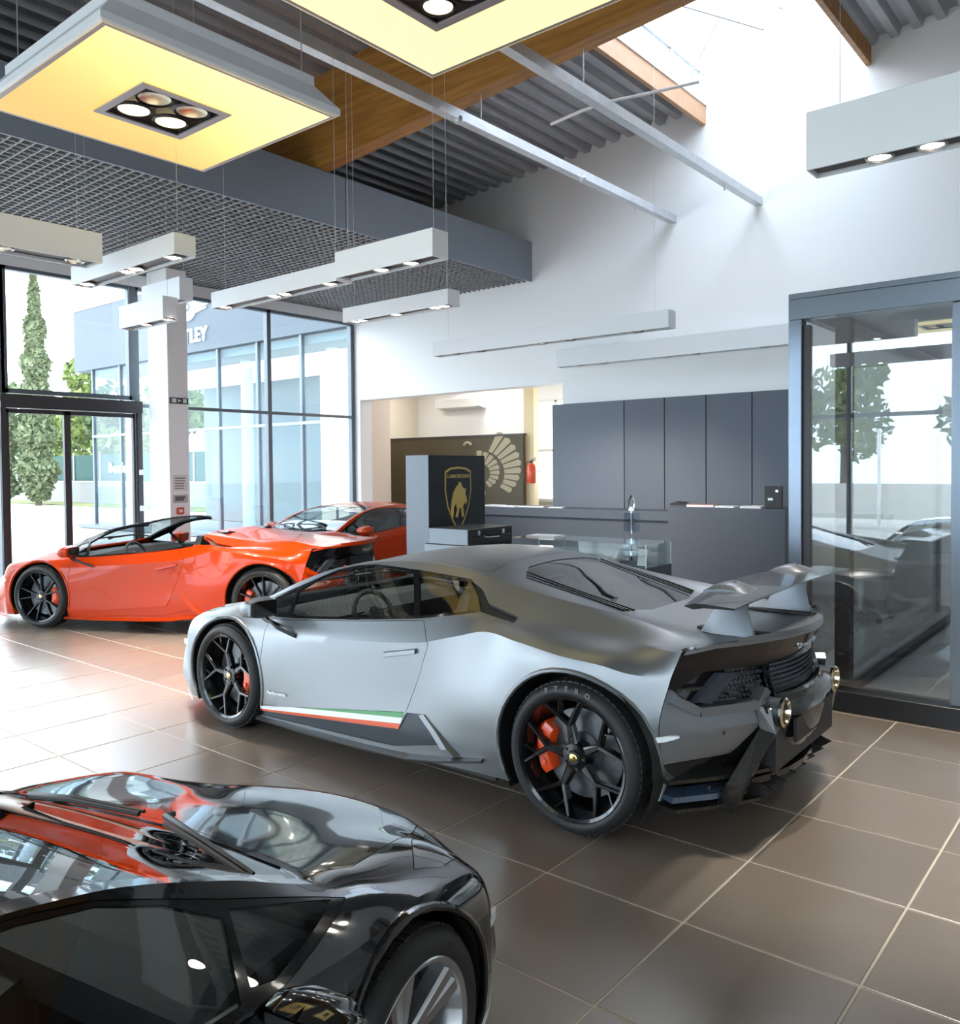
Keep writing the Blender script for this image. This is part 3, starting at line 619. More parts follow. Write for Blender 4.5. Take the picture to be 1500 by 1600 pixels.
    if spyder:
        for sd in (1,-1):
            hp = MB(); hp.loft([[(1.70,sd*(y-.02),.80),(1.86,sd*(y-.02),.80),(1.86,sd*(y+.02),.80),(1.70,sd*(y+.02),.80)] if 0 else [(1.80+.0,sd*y,.78),(1.95,sd*y,.78),(1.97,sd*y,z),(1.82,sd*y,z-.01)] for y, z in ((.24,.90),(.30,1.0),(.44,1.02),(.54,.96),(.58,.86))], caps=True, smooth=True); hp.obj('roll_hoop', 'gloss_black', root)
        gl = MB(); gl.add([(1.84,-.22,.80),(1.84,.22,.80),(1.88,.22,.99),(1.88,-.22,.99)], [(0,1,2,3)]); gl.obj('wind_deflector', 'car_glass', root)
    return root
pbr('dark_mirror', (.025,.027,.03), .3, .4, coat=.4); pbr('wing_grey', (.17,.18,.20), .35, .7); pbr('exhaust', (.55,.48,.36), .18, 1); pbr('painted_blue_sheen', (.10,.16,.26), .15, .6, coat=1)
pbr('tyre_print', (.16,.165,.17), .5)
# ================================================================ the room
pbr('pink_wall', (.80,.68,.58), .6); pbr('white_wall', (.88,.88,.88), .6); pbr('cream_wall', (.80,.74,.62), .6); pbr('white_trim', (.78,.79,.80), .4); pbr('dark_wall', (.055,.06,.07), .6)
pbr('deck_metal', (.42,.42,.43), .45, .4, noise=.15, nscale=3); pbr('galvanised', (.62,.64,.66), .38, .8, noise=.15, nscale=12); pbr('void_black', (.03,.03,.032), .8)
pbr('fascia_grey', (.215,.245,.29), .5); pbr('grid_metal', (.33,.335,.34), .45, .3); pbr('frame_dark', (.045,.04,.042), .4, .2); pbr('frame_steel', (.18,.21,.25), .28, .7); pbr('mullion', (.13,.15,.17), .4, .4)
pbr('white_board', (.82,.82,.82), .5); pbr('concrete', (.48,.465,.44), .8, noise=.1, nscale=.6); pbr('grout', (.52,.47,.40), .8)
pbr('curb_wood', (.50,.28,.15), .5, noise=.2, nscale=6)
def tile_mat():
    m = pbr('floor_tile', (.13,.105,.085), .3); t = m.node_tree; b = t.nodes['Principled BSDF']
    oi = t.nodes.new('ShaderNodeObjectInfo'); tc_ = t.nodes.new('ShaderNodeTexCoord'); n = t.nodes.new('ShaderNodeTexNoise'); n.inputs['Scale'].default_value = 5; n.inputs['Detail'].default_value = 6
    ad = t.nodes.new('ShaderNodeVectorMath'); ad.operation = 'ADD'; t.links.new(tc_.outputs['Object'], ad.inputs[0]); t.links.new(oi.outputs['Location'], ad.inputs[1]); t.links.new(ad.outputs['Vector'], n.inputs['Vector'])
    mx = t.nodes.new('ShaderNodeMixRGB'); mx.inputs['Color1'].default_value = (.19,.152,.122,1); mx.inputs['Color2'].default_value = (.235,.19,.155,1); t.links.new(n.outputs['Fac'], mx.inputs['Fac'])
    mv = t.nodes.new('ShaderNodeMixRGB'); mv.blend_type = 'MULTIPLY'; mv.inputs['Fac'].default_value = 1; ma = t.nodes.new('ShaderNodeMapRange'); ma.inputs['To Min'].default_value = .9; ma.inputs['To Max'].default_value = 1.08
    t.links.new(oi.outputs['Random'], ma.inputs['Value']); t.links.new(ma.outputs['Result'], mv.inputs['Color2']); t.links.new(mx.outputs['Color'], mv.inputs['Color1']); t.links.new(mv.outputs['Color'], b.inputs['Base Color'])
    mr = t.nodes.new('ShaderNodeMapRange'); mr.inputs['To Min'].default_value = .27; mr.inputs['To Max'].default_value = .31; t.links.new(n.outputs['Fac'], mr.inputs['Value']); t.links.new(mr.outputs['Result'], b.inputs['Roughness'])
    b.inputs['Specular IOR Level'].default_value = 1.0; b.inputs['Coat Weight'].default_value = .8; b.inputs['Coat Roughness'].default_value = .3; b.inputs['Coat IOR'].default_value = 1.6
tile_mat()
def wood_mat():
    m = pbr('glulam', (.42,.22,.07), .45); t = m.node_tree; b = t.nodes['Principled BSDF']; tc_ = t.nodes.new('ShaderNodeTexCoord'); mp_ = t.nodes.new('ShaderNodeMapping'); mp_.inputs['Scale'].default_value = (.5,6,6)
    n = t.nodes.new('ShaderNodeTexNoise'); n.inputs['Scale'].default_value = 3; n.inputs['Detail'].default_value = 5; r = t.nodes.new('ShaderNodeValToRGB'); r.color_ramp.elements[0].color = (.30,.12,.02,1); r.color_ramp.elements[1].color = (.50,.24,.05,1); r.color_ramp.elements[0].position = .3; r.color_ramp.elements[1].position = .7
    t.links.new(tc_.outputs['Object'], mp_.inputs['Vector']); t.links.new(mp_.outputs['Vector'], n.inputs['Vector']); t.links.new(n.outputs['Fac'], r.inputs['Fac']); t.links.new(r.outputs['Color'], b.inputs['Base Color'])
wood_mat()
FX, BY, RX, NY = -12.26, 11.0, 7.0, -6.0          # glass front, back wall, right wall, near wall
def zdeck(x): return 6.2+.075*(x+9.91)
# floor: bed of grout, nearest tiles one by one, the rest joined
T0 = .6075; TX, TY = -.753, 2.783
fb = MB(); fb.box(FX-.1, RX, NY, BY+6.5, -.25, -.003); floor = struct('floor', fb, 'grout')
tm = MB(); g = .005; c = .003
tm.loft([[(g,g,-.003),(T0-g,g,-.003),(T0-g,T0-g,-.003),(g,T0-g,-.003)],[(g,g,-c*.3),(T0-g,g,-c*.3),(T0-g,T0-g,-c*.3),(g,T0-g,-c*.3)],[(g+c,g+c,0),(T0-g-c,g+c,0),(T0-g-c,T0-g-c,0),(g+c,T0-g-c,0)]]); k_ = len(tm.v); tm.f.append((k_-4,k_-3,k_-2,k_-1)); tm.sm.append(False)
tme = tm.mesh('tile'); tme.materials.append(M['floor_tile'])
cells = []; rest = MB()
_inv = cam_o.matrix_world.inverted()
for i in range(-20, 14):
    for j in range(-15, 24):
        x0, y0 = TX+i*T0, TY+j*T0
        if x0 < FX or x0+T0 > RX or y0 < NY or y0+T0 > BY+6: continue
        v = _inv @ Vector((x0+T0/2, y0+T0/2, 0)); seen = False
        if v.z < -.4:
            px, py = 750+F_PX*v.x/-v.z, 770-F_PX*v.y/-v.z; seen = -120 < px < 1620 and py < 1750
        cells.append((0 if seen else 1, -v.z, x0, y0))
cells.sort()
for n_, (s_, d_, x0, y0) in enumerate(cells):
    if n_ < 300: t_ = bpy.data.objects.new('tile', tme); C.objects.link(t_); t_.parent = floor; t_.location = (x0,y0,0)
    else: rest.add([(x0+a,y0+b,z) for a,b,z in tm.v], tm.f)
rest.obj('tile_field', 'floor_tile', floor, kind='stuff')
# back wall with the opening to the next room
wb = MB(); wb.box(FX-.14,-12.07,BY,BY+.3,0,6.0); wb.box(-12.07,-7.40,BY,BY+.3,2.98,6.4); wb.box(-7.40,RX,BY,BY+.3,0,6.35); wb.box(-12.07,-7.40,BY,BY+.3,0,.95)
wb.prism([(FX-.14,5.9),(RX,5.9),(RX,zdeck(RX)+.1),(-2.91,zdeck(-2.91)+.1),(-2.91,7.7),(-5.04,7.7),(-5.04,zdeck(-5.04)+.1),(FX-.14,zdeck(FX)+.1)], lambda p,t: (p[0],t,p[1]), BY+.002, BY+.3)
struct('wall_back', wb, 'white_wall')
wr = MB(); wr.box(RX,RX+.2,NY,BY+.3,0,7.8); struct('wall_right', wr, 'white_wall')
# near side: glazed wall behind the camera
nw = MB(); nw.box(FX,RX,NY-.1,NY+.1,4.2,7.8); nw.box(FX,RX,NY-.1,NY+.1,0,.12); struct('wall_front', nw, 'white_wall')
wf = MB()
for x in np.arange(FX, RX+.1, 2.4): wf.box(x-.04,x+.04,NY-.06,NY+.06,.12,4.2)
wf.box(FX,RX,NY-.04,NY+.04,2.6,2.68); w5 = struct('window_3', wf, 'mullion')
pn = MB(); pn.box(FX,RX,NY-.006,NY+.006,.12,4.2); pn.obj('glass_pane', 'clear_glass', w5)
# roof deck: trapezoid corrugated sheets
def deck(x0, x1, y0, y1, name):
    m = MB(); P_ = .25; prof = []; x = x0
    while x < x1-.01:
        for dx, dz in ((0,0),(.09,0),(.125,.09),(.215,.09)): prof.append((min(x+dx,x1), zdeck(x+dx)+dz))
        x += P_
    prof.append((x1, zdeck(x1)))
    n = len(prof); m.add([(x,y0,z) for x,z in prof]+[(x,y1,z) for x,z in prof], [(i,i+1,n+i+1,n+i) for i in range(n-1)])
    m.add([(x0,y0,zdeck(x0)+.22),(x1,y0,zdeck(x1)+.22),(x1,y1,zdeck(x1)+.22),(x0,y1,zdeck(x0)+.22)], [(0,1,2,3)])
    return struct(name, m, 'deck_metal')
deck(FX-.2,-5.04,NY,BY,'ceiling'); deck(-2.91,RX+.2,NY,BY,'ceiling'); deck(-5.04,-2.91,NY,6.95,'ceiling')
# skylight: curbs, white upstands, ribs, arched sheet
sk = thing('skylight', 'arched translucent rooflight with timber curbs over the white back wall', 'skylight', (0,0,0))
for x, s_ in ((-5.04,1),(-2.91,-1)):
    b = MB(); z = zdeck(x); b.box(x-.03,x+.03,6.9,BY,z-.22,z+.03); b.obj('timber_curb', 'curb_wood' if s_ > 0 else 'glulam', sk)
    b = MB(); b.loft([[(x,y,z+.03),(x+.05*s_,y,z+.03),(x-.02*s_,y,z+.45),(x-.06*s_,y,z+.45)] for y in (6.9,BY)], caps=True); b.obj('upstand', 'white_board', sk)
    b = MB(); b.tube([(x-.0*s_,6.9,z+.46),(x-.0*s_,BY,z+.46)], .02, 6); b.obj('gutter_rail', 'galvanised', sk)
def arc(k, n=16): a = math.pi*k/n; return (-3.975-1.05*math.cos(a), 7.05+.08*(-math.cos(a))+.55*math.sin(a))
for y in (7.0, 8.0, 9.0, 10.0, 10.85):
    b = MB(); b.loft([[(arc(k)[0],y+dy,arc(k)[1]+dz) for dy,dz in ((-.025,-.03),(.025,-.03),(.025,0),(-.025,0))] for k in range(17)], caps=True); b.obj('rib', 'galvanised', sk)
b = MB(); b.bar((-3.975,6.9,7.58),(-3.975,BY,7.58),.05,.05); b.obj('ridge_bar', 'galvanised', sk)
b = MB(); b.tube([(-4.6,9.2,7.1),(-3.9,10.2,6.95)], .012, 6); b.tube([(-4.9,10.3,6.75),(-4.2,9.9,7.3)], .012, 6); b.obj('opening_rod', 'galvanised', sk)
b = MB(); b.loft([[(arc(k)[0],y,arc(k)[1]+.01) for k in range(17)] for y in (6.9,BY+.05)], closed=False, smooth=True); 
glassy('skylight_sheet', (.86,.88,.90), .5, .2); b.obj('arched_sheet', 'skylight_sheet', sk)
b = MB(); b.prism([arc(k) for k in range(17)], lambda p,t: (p[0],t,p[1]), 6.88, 6.92); b.box(-5.04,-2.91,6.88,6.92,6.4,7.15); b.obj('end_gable', 'white_board', sk)
# glulam beam and hung channels
bm_ = MB(); x0, x1 = FX, RX; bm_.prism([(x0,5.28+.075*(x0+7.97)),(x1,5.28+.075*(x1+7.97)),(x1,zdeck(x1)-.002),(x0,zdeck(x0)-.002)], lambda p,t: (p[0],t,p[1]), 6.62, 6.82); tag(bm_.obj('roof_beam', 'glulam'), 'glue-laminated timber beam crossing under the corrugated deck behind the pendants', 'beam')
b2 = MB(); b2.prism([(x0,5.28+.075*(x0+7.97)),(x1,5.28+.075*(x1+7.97)),(x1,zdeck(x1)-.002),(x0,zdeck(x0)-.002)], lambda p,t: (p[0],t,p[1]), -1.2, -1.0); tag(b2.obj('roof_beam', 'glulam'), 'second glue-laminated timber beam, the one behind the viewer', 'beam')
for x, lab in ((-5.5,'galvanised cable channel on the left, with two round fittings, hung under the beam'),(-4.27,'galvanised cable channel on the right, hung under the timber beam')):
    ch = thing('cable_channel', lab, 'channel', (x,0,5.14), 0)
    b = MB(); b.prism([(-.05,.05),(-.05,-.05),(.05,-.05),(.05,.05),(.044,.05),(.044,-.044),(-.044,-.044),(-.044,.05)], lambda p,t: (p[0],t,p[1]), NY+.2, BY); b.obj('rail', 'galvanised', ch)
    for y in (-3,1.5,6.72):
        b = MB(); b.cyl((0,y,-.03),(0,y,(zdeck(x)-5.14) if y != 6.72 else (5.28+.075*(x+7.97)-5.14)),.008,n=6); b.obj('hanger_rod', 'galvanised', ch)
    for y in ((6.35,8.6) if x < -5 else ()):
        b = MB(); b.lathe([(0,-.035),(.04,-.03),(.05,0),(.04,.03),(0,.035)], (.02,y,-.045), 'z', 14); b.obj('round_fitting', 'galvanised', ch)
    b = MB(); b.bar((.0,9.9,-.05),(.0,9.9,-.12),.015,.015); b.obj('clip', 'galvanised', ch)
cb = MB(); cb.tube([(-5.0,7.25,5.20),(-4.6,7.2,5.21),(-4.3,7.2,5.215),(-4.0,7.35,5.25),(-3.7,7.5,5.29),(-3.52,7.58,5.31)], .016, 8); tag(cb.obj('cable_conduit', 'white_trim'), 'white cable conduit bending over the right cable channel towards the rooflight', 'conduit')
# soffit with open-cell grid
sof = thing('open_cell_ceiling', 'dropped grey ceiling band with an open-cell metal grid along the glass front', 'ceiling', (-10.1,5,4.64))
def shift(o, dx, dy, dz): o.data.transform(Matrix.Translation((dx,dy,dz)))
SH_ = (10.1,-5,-4.64)
b = MB(); b.box(-8.00,-7.97,NY,2.06,4.64,5.27); o = b.obj('fascia_panel','fascia_grey',sof); shift(o,*SH_)
b = MB(); b.box(-8.00,-7.97,2.07,7.07,4.64,5.27); o = b.obj('fascia_panel','fascia_grey',sof); shift(o,*SH_)
b = MB(); b.box(-8.00,-7.97,7.08,BY,4.64,5.27); o = b.obj('fascia_panel','fascia_grey',sof); shift(o,*SH_)
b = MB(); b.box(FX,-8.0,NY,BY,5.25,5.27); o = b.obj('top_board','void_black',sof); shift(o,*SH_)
b = MB(); p = .105
for k in range(int((BY-NY)/p)): y = NY+.05+k*p; b.box(FX+.02,-8.0,y-.006,y+.006,4.645,4.69)
for k in range(int((-8.0-FX)/p)): x = FX+.05+k*p; b.box(x-.006,x+.006,NY,BY,4.645,4.69)
o = b.obj('grid_bars','grid_metal',sof,kind='stuff'); shift(o,*SH_)
b = MB()
for x in (-11.3,-10.2,-9.1): b.bar((x,NY,4.95),(x,BY,4.95),.18,.14)
for y in (-2,1,4,7,10): b.bar((FX,y,4.85),(-8.0,y,4.85),.05,.05)
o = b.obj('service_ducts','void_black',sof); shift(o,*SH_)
# left glass front
wl_ = MB(); wl_.box(FX-.1,FX+.06,NY,BY,4.46,4.64); wl_.box(FX-.12,FX+.0,NY,BY,4.64,6.4); struct('wall_left', wl_, 'white_trim')
def window(name, ys, z0, z1, hz=()):
    m = MB()
    for y in ys: m.box(FX-.05,FX+.05,y-.04,y+.04,z0,z1)
    m.box(FX-.05,FX+.05,ys[0],ys[-1],z1-.05,z1); m.box(FX-.05,FX+.05,ys[0],ys[-1],z0,z0+.06)
    for z in hz: m.box(FX-.04,FX+.04,ys[0],ys[-1],z-.025,z+.025)
    r = struct(name, m, 'mullion')
    zs = [z0]+list(hz)+[z1]
    for a, b_ in zip(ys[:-1], ys[1:]):
        for c_, d_ in zip(zs[:-1], zs[1:]): q = MB(); q.box(FX-.006,FX+.006,a+.03,b_-.03,c_+.03,d_-.03); q.obj('glass_pane','clear_glass',r)
    return r
window('window_1', [6.58,9.02,BY-.05], 0, 4.46, (2.66,)); window('window_2', [NY+.1,-3.6,-1.2,1.2,3.2,4.66], 0, 4.46, (2.66,)); window('window_4', [4.70,6.50], 2.74, 4.46)
dr = MB(); dr.box(FX-.08,FX+.10,4.62,6.64,2.54,2.72); 
for y in (4.66,6.60): dr.box(FX-.07,FX+.08,y-.035,y+.035,0,2.54)
d1 = struct('door_1', dr, 'frame_dark')
for a, b_ in ((4.70,5.53),(5.53,6.56)):
    m = MB(); m.box(FX-.03,FX+.03,a,a+.045,0.01,2.53); m.box(FX-.03,FX+.03,b_-.045,b_,0.01,2.53); m.box(FX-.03,FX+.03,a,b_,2.47,2.53); m.box(FX-.03,FX+.03,a,b_,.01,.10); lf = m.obj('door_leaf','frame_dark',d1)
    q = MB(); q.box(FX-.005,FX+.005,a+.04,b_-.04,.1,2.47); q.obj('glass_pane','clear_glass',lf)
m = MB(); m.box(FX+.08,FX+.13,6.57,6.62,1.05,1.13); m.box(FX+.08,FX+.13,6.57,6.62,1.6,1.68); m.obj('door_lock','white_trim',d1)
# column
co = MB(); co.bevbox(-12.0,-11.45,6.65,6.98,0,4.65,.008); co_ = co.obj('column', 'white_wall'); tag(co_, 'square white column standing by the glass front behind the orange roadster', 'column')
pbr('paper', (.72,.70,.68), .6); pbr('paper_grey', (.50,.49,.48), .6); pbr('exit_dark', (.05,.06,.06), .5); pbr('ink', (.08,.08,.09), .6); pbr('alarm_red', (.55,.06,.03), .4)
for z0, z1, mt, lab in ((1.36,1.60,'paper','pale printed notice sheet on the column face, the upper one'),(1.18,1.30,'paper_grey','grey printed notice strip on the column face, under the larger sheet')):
    r = thing('notice', lab, 'notice', (-11.445,6.815,(z0+z1)/2)); h_ = (z1-z0)/2
    b = MB(); b.box(0,.006,-.12,.12,-h_,h_); b.obj('sheet', mt, r)
    b = MB()
    for k in range(5): zz = -h_+.03+k*(2*h_-.05)/5; b.box(.006,.007,-.09,.05+.008*k,zz,zz+.012)
    b.obj('print', 'ink', r, kind='stuff')
r = thing('alarm_button', 'small red fire alarm call point on the column', 'alarm', (-11.445,6.80,1.06)); b = MB(); b.bevbox(0,.03,-.06,.06,-.05,.05,.008); b.obj('housing','alarm_red',r); b = MB(); b.box(.03,.033,-.03,.03,-.022,.022); b.obj('press_plate','paper',r)
r = thing('exit_sign', 'small dark direction sign with white symbols high on the column', 'sign', (-11.445,6.815,2.70)); b = MB(); b.box(0,.02,-.15,.15,-.045,.045); b.obj('plate','exit_dark',r)
b = MB(); b.box(.02,.022,-.12,-.05,-.03,.03); b.box(.02,.022,.06,.12,-.03,.03); b.prism([(-.02,-.025),(.03,0),(-.02,.025)], lambda p,t: (t,p[0],p[1]), .02,.022); b.obj('symbol','white_board',r,kind='stuff')
# next room behind the opening
nx = MB(); nx.box(-13.4,-6,14,14.2,0,3.6); struct('wall_back', nx, 'white_wall')
nx = MB(); nx.box(-13.6,-13.4,11.3,14.2,0,3.6); struct('wall_left', nx, 'cream_wall')
nx = MB(); nx.box(-6.2,-6,11.3,14.2,0,3.6); struct('wall_right', nx, 'cream_wall')
nx = MB(); nx.box(-13.6,-6,11.3,14.2,3.6,3.7); struct('ceiling', nx, 'white_wall')
nx = MB(); nx.box(-13.4,-12.07,11.3,11.8,0,3.6); struct('wall_left', nx, 'pink_wall')
# ================================================================ lamps
def uneven(name, c0, c1, s0, s1, dirx, diry, half):
    # light panel lit unevenly by the tubes behind it
    m = M[name]; t = m.node_tree; b = t.nodes['Principled BSDF']; c = t.nodes.new('ShaderNodeTexCoord'); dt = t.nodes.new('ShaderNodeVectorMath'); dt.operation = 'DOT_PRODUCT'; dt.inputs[1].default_value = (dirx,diry,0)
    mr = t.nodes.new('ShaderNodeMapRange'); mr.inputs['From Min'].default_value = -half; mr.inputs['From Max'].default_value = half; mr.interpolation_type = 'SMOOTHSTEP'
    mx = t.nodes.new('ShaderNodeMixRGB'); mx.inputs['Color1'].default_value = (*c0,1); mx.inputs['Color2'].default_value = (*c1,1); mt = t.nodes.new('ShaderNodeMapRange'); mt.inputs['To Min'].default_value = s0; mt.inputs['To Max'].default_value = s1
    t.links.new(c.outputs['Object'], dt.inputs[0]); t.links.new(dt.outputs['Value'], mr.inputs['Value']); t.links.new(mr.outputs['Result'], mx.inputs['Fac']); t.links.new(mr.outputs['Result'], mt.inputs['Value'])
    t.links.new(mx.outputs['Color'], b.inputs['Emission Color']); t.links.new(mt.outputs['Result'], b.inputs['Emission Strength'])
pbr('lamp_body', (.80,.82,.84), .4); pbr('lamp_dark', (.05,.04,.042), .4); pbr('lamp_ring', (.5,.5,.5), .25, .9); pbr('lamp_trim', (.40,.36,.38), .4, .3)
pbr('lamp_on', (.9,.9,.9), .4, emit=(1,.95,.86), estr=12); pbr('lamp_off', (.75,.68,.5), .3, .9); pbr('lamp_warm', (.9,.8,.5), .3, emit=(1,.85,.5), estr=.45)
pbr('panel_amber', (.8,.6,.2), .5, emit=(.92,.66,.18), estr=.30); pbr('panel_yellow', (.9,.8,.4), .5, emit=(1,.82,.30), estr=.40)
uneven('panel_amber', (.80,.42,.05), (1,.84,.33), .17, .37, .8, .35, .8)
def spot(loc, power, ang=70, aim=None, col=(1,.93,.82)):
    l = bpy.data.lights.new('spot_beam', 'SPOT'); l.energy = power; l.color = col; l.spot_size = math.radians(ang); l.spot_blend = .6; l.shadow_soft_size = .05
    o = bpy.data.objects.new('spot_beam', l); C.objects.link(o); o.location = loc
    d = Vector(aim or (0,0,-1)); o.rotation_euler = d.to_track_quat('-Z','Y').to_euler(); return o
def beam_light(label, x0, x1, y, z, h, lamps, power=0, on=True, along='x', w_=.17, aim=None, ang=70, wires=True, group=None):
    """hanging box light; body runs along x (or y), spots set in its dark underside"""
    L = (x1-x0)
    r = thing('beam_light', label, 'light', ((x0+x1)/2 if along == 'x' else y, y if along == 'x' else (x0+x1)/2, z), 0 if along == 'x' else math.pi/2, group)
    b = MB(); e = .012; q = w_/2
    rg = lambda i, zz: [(-L/2+i,-q+i,zz),(L/2-i,-q+i,zz),(L/2-i,q-i,zz),(-L/2+i,q-i,zz)]
    b.loft([rg(e,h-e), rg(e,0), rg(.001,0), rg(0,.002), rg(0,h-.002), rg(.002,h)]); k = len(b.v); b.f += [(0,1,2,3),(k-4,k-3,k-2,k-1)]; b.sm += [False]*2; b.obj('housing','lamp_body',r)
    b = MB(); b.box(-L/2+e,L/2-e,-w_/2+e,w_/2-e,.022,.03); b.obj('underside','lamp_dark',r)
    for t in lamps:
        px = t*L-L/2
        b = MB(); b.lathe([(.062,.022),(.070,.012),(.062,.002),(.052,.010)], (px,0,0), 'z', 20); ring = b.obj('lamp_ring','lamp_ring',r)
        b = MB(); b.lathe([(0,.004),(.03,.006),(.053,.012)], (px,0,0), 'z', 20); b.obj('lamp_lens','lamp_on' if on else 'lamp_off',ring)
        if power and on:
            p_ = r.location; q = Vector((p_.x+(px if along == 'x' else 0), p_.y+(px if along != 'x' else 0), z-.01)); s_ = spot(q, power, ang, aim); s_.parent = r; s_.matrix_parent_inverse = (Matrix.Translation(p_) @ Matrix.Rotation(r.rotation_euler.z,4,'Z')).inverted()
    if wires:
        for t in (.06,.94):
            px = t*L-L/2; wx = r.location.x+(px if along == 'x' else 0)
            wy_ = r.location.y+(px if along != 'x' else 0)
            top = 4.70 if (wx < -8.0) else zdeck(wx)
            b = MB(); b.cyl((px,0,h),(px,0,top-z),.0018,n=5); b.obj('suspension_wire','galvanised',r)
    return r
beam_light('short white box light with two lit spots hanging in front of the open-cell ceiling corner', -5.23,-4.16,4.60,3.20,.205,(.42,.72),60)
beam_light('large white box light with lit spots at the right edge before the white wall', -1.50,.9,4.60,3.20,.30,(.14,.24,.8),60)
beam_light('long white box light, the one of the pair nearer the viewer, before the dark cabinets', -7.88,-4.33,8.62,3.20,.20,(.1,.22,.5,.62,.88),60,on=False)
beam_light('long white box light running low along the white wall behind its twin', -7.36,-3.7,10.86,3.20,.26,(.1,.22,.5,.62,.88),0,on=False,wires=False)
beam_light('box light with two unlit spots at the left picture edge, running towards the viewer', .95,3.06,-6.26,3.20,.22,(.70,.93),60,on=False,along='y',w_=.24)
beam_light('white box light hanging under the grid ceiling, left of the column top', -7.05,-5.47,3.33,3.20,.15,(.06,.48,.56,.9),60)
beam_light('white box light under the grid ceiling, its right end touching the short box light', -7.08,-5.28,4.66,3.20,.15,(.06,.48,.56,.9),60)
beam_light('white box light over the opening in the back wall, spots lighting the wall', -6.76,-5.28,6.02,3.20,.15,(.08,.14,.48,.84,.92),90,aim=(0,.9,-.6),ang=50)
beam_light('stubby white box light hanging in front of the column', -8.82,-7.93,4.65,3.20,.24,(.45,.95),60)
beam_light('white box light high in front of the column, above the stubby one', -9.62,-8.78,5.35,3.62,.26,(.5,),60)
beam_light('white box light behind the viewer, mirrored at the top of the cabin glass', -4.6,-2.4,.7,3.20,.2,(.2,.3,.8),60)
beam_light('white box light far behind the viewer, near the street windows', -4.2,-1.8,-2.0,3.20,.2,(.2,.3,.8),60)
def pendant(label, cx, cy, z, half, mat, warm):
    r = thing('pendant_light', label, 'light', (cx,cy,z))
    h = half
    b = MB(); b.loft([[(-h,-h,0),(h,-h,0),(h,h,0),(-h,h,0)],[(-h-.02,-h-.02,.01),(h+.02,-h-.02,.01),(h+.02,h+.02,.01),(-h-.02,h+.02,.01)],[(-h-.02,-h-.02,.05),(h+.02,-h-.02,.05),(h+.02,h+.02,.05),(-h-.02,h+.02,.05)],[(-h+.10,-h+.10,.20),(h-.10,-h+.10,.20),(h-.10,h-.10,.20),(-h+.10,h-.10,.20)],[(-h+.10,-h+.10,.26),(h-.10,-h+.10,.26),(h-.10,h-.10,.26),(-h+.10,h-.10,.26)]]); k = len(b.v); b.f.append((k-4,k-3,k-2,k-1)); b.sm.append(False); b.obj('housing','lamp_body',r)
    b = MB(); b.loft([[(s*(h-.005)*1,-s2*(h-.005),-.001) for s, s2 in ((-1,1),(1,1),(1,-1),(-1,-1))],[(s*(h-.03),-s2*(h-.03),-.001) for s, s2 in ((-1,1),(1,1),(1,-1),(-1,-1))]]); b.obj('rim_trim','lamp_trim',r)
    i = half*.385
    b = MB(); n = 10   # light panel around the lamp recess
    b.loft([[(s*(h-.03),-s2*(h-.03),-.0015) for s, s2 in ((-1,1),(1,1),(1,-1),(-1,-1))],[(s*i,-s2*i,-.0015) for s, s2 in ((-1,1),(1,1),(1,-1),(-1,-1))]]); b.obj('light_panel',mat,r)
    b = MB(); b.loft([[(s*a,-s2*a,zz) for s, s2 in ((-1,1),(1,1),(1,-1),(-1,-1))] for a, zz in ((i+.005,-.004),(i+.005,-.012),(i-.045,-.012),(i-.045,.0))]); fr = b.obj('recess_frame','lamp_trim',r)
    b = MB(); b.box(-i+.04,i-.04,-i+.04,i-.04,.04,.05); b.loft([[(s*(i-.045),-s2*(i-.045),zz) for s, s2 in ((-1,1),(1,1),(1,-1),(-1,-1))] for zz in (-.002,.04)]); b.obj('recess','lamp_dark',r)
    q = (i-.045)/2; n_ = 0
    for sx in (-1,1):
        for sy in (-1,1):
            b = MB(); b.lathe([(q*.86,-.004),(q*.92,.01),(q*.86,.02),(q*.74,.008)], (sx*q,sy*q,0), 'z', 24); ring = b.obj('lamp_ring','lamp_dark',r)
            b = MB(); b.lathe([(0,.03),(q*.3,.028),(q*.6,.018),(q*.76,.006)], (sx*q,sy*q,0), 'z', 24); b.obj('reflector','lamp_warm' if warm and sx < 0 else 'lamp_off',ring)
    for sx in (-1,1):
        for sy in (-1,1):
            b = MB(); x = cx+sx*h*.8; b.cyl((sx*h*.8,sy*h*.8,.26),(sx*h*.8,sy*h*.8,zdeck(x)-z),.004,n=5); b.obj('suspension_wire','galvanised',r)
    return r
pendant('square amber glowing pendant with four round lamps in a dark recess, the whole one', -5.11, 2.97, 4.0, .79, 'panel_amber', True)
pendant('square bright yellow glowing pendant cut off by the top picture edge', -2.81, 3.12, 4.0, .64, 'panel_yellow', True)
for px_, py_ in ((-3.1,-4.2),(.3,-3.6),(2.0,3.1)):
    pendant('square yellow pendant out of the frame, '+('in front of the cabin' if px_ > 1 else 'above the viewer' if py_ > -1 else 'far behind the viewer, mirrored in the cabin glass' if px_ < 0 else 'far behind the viewer, right of the mirrored one'), px_, py_, 4.0, .7, 'panel_yellow', True)
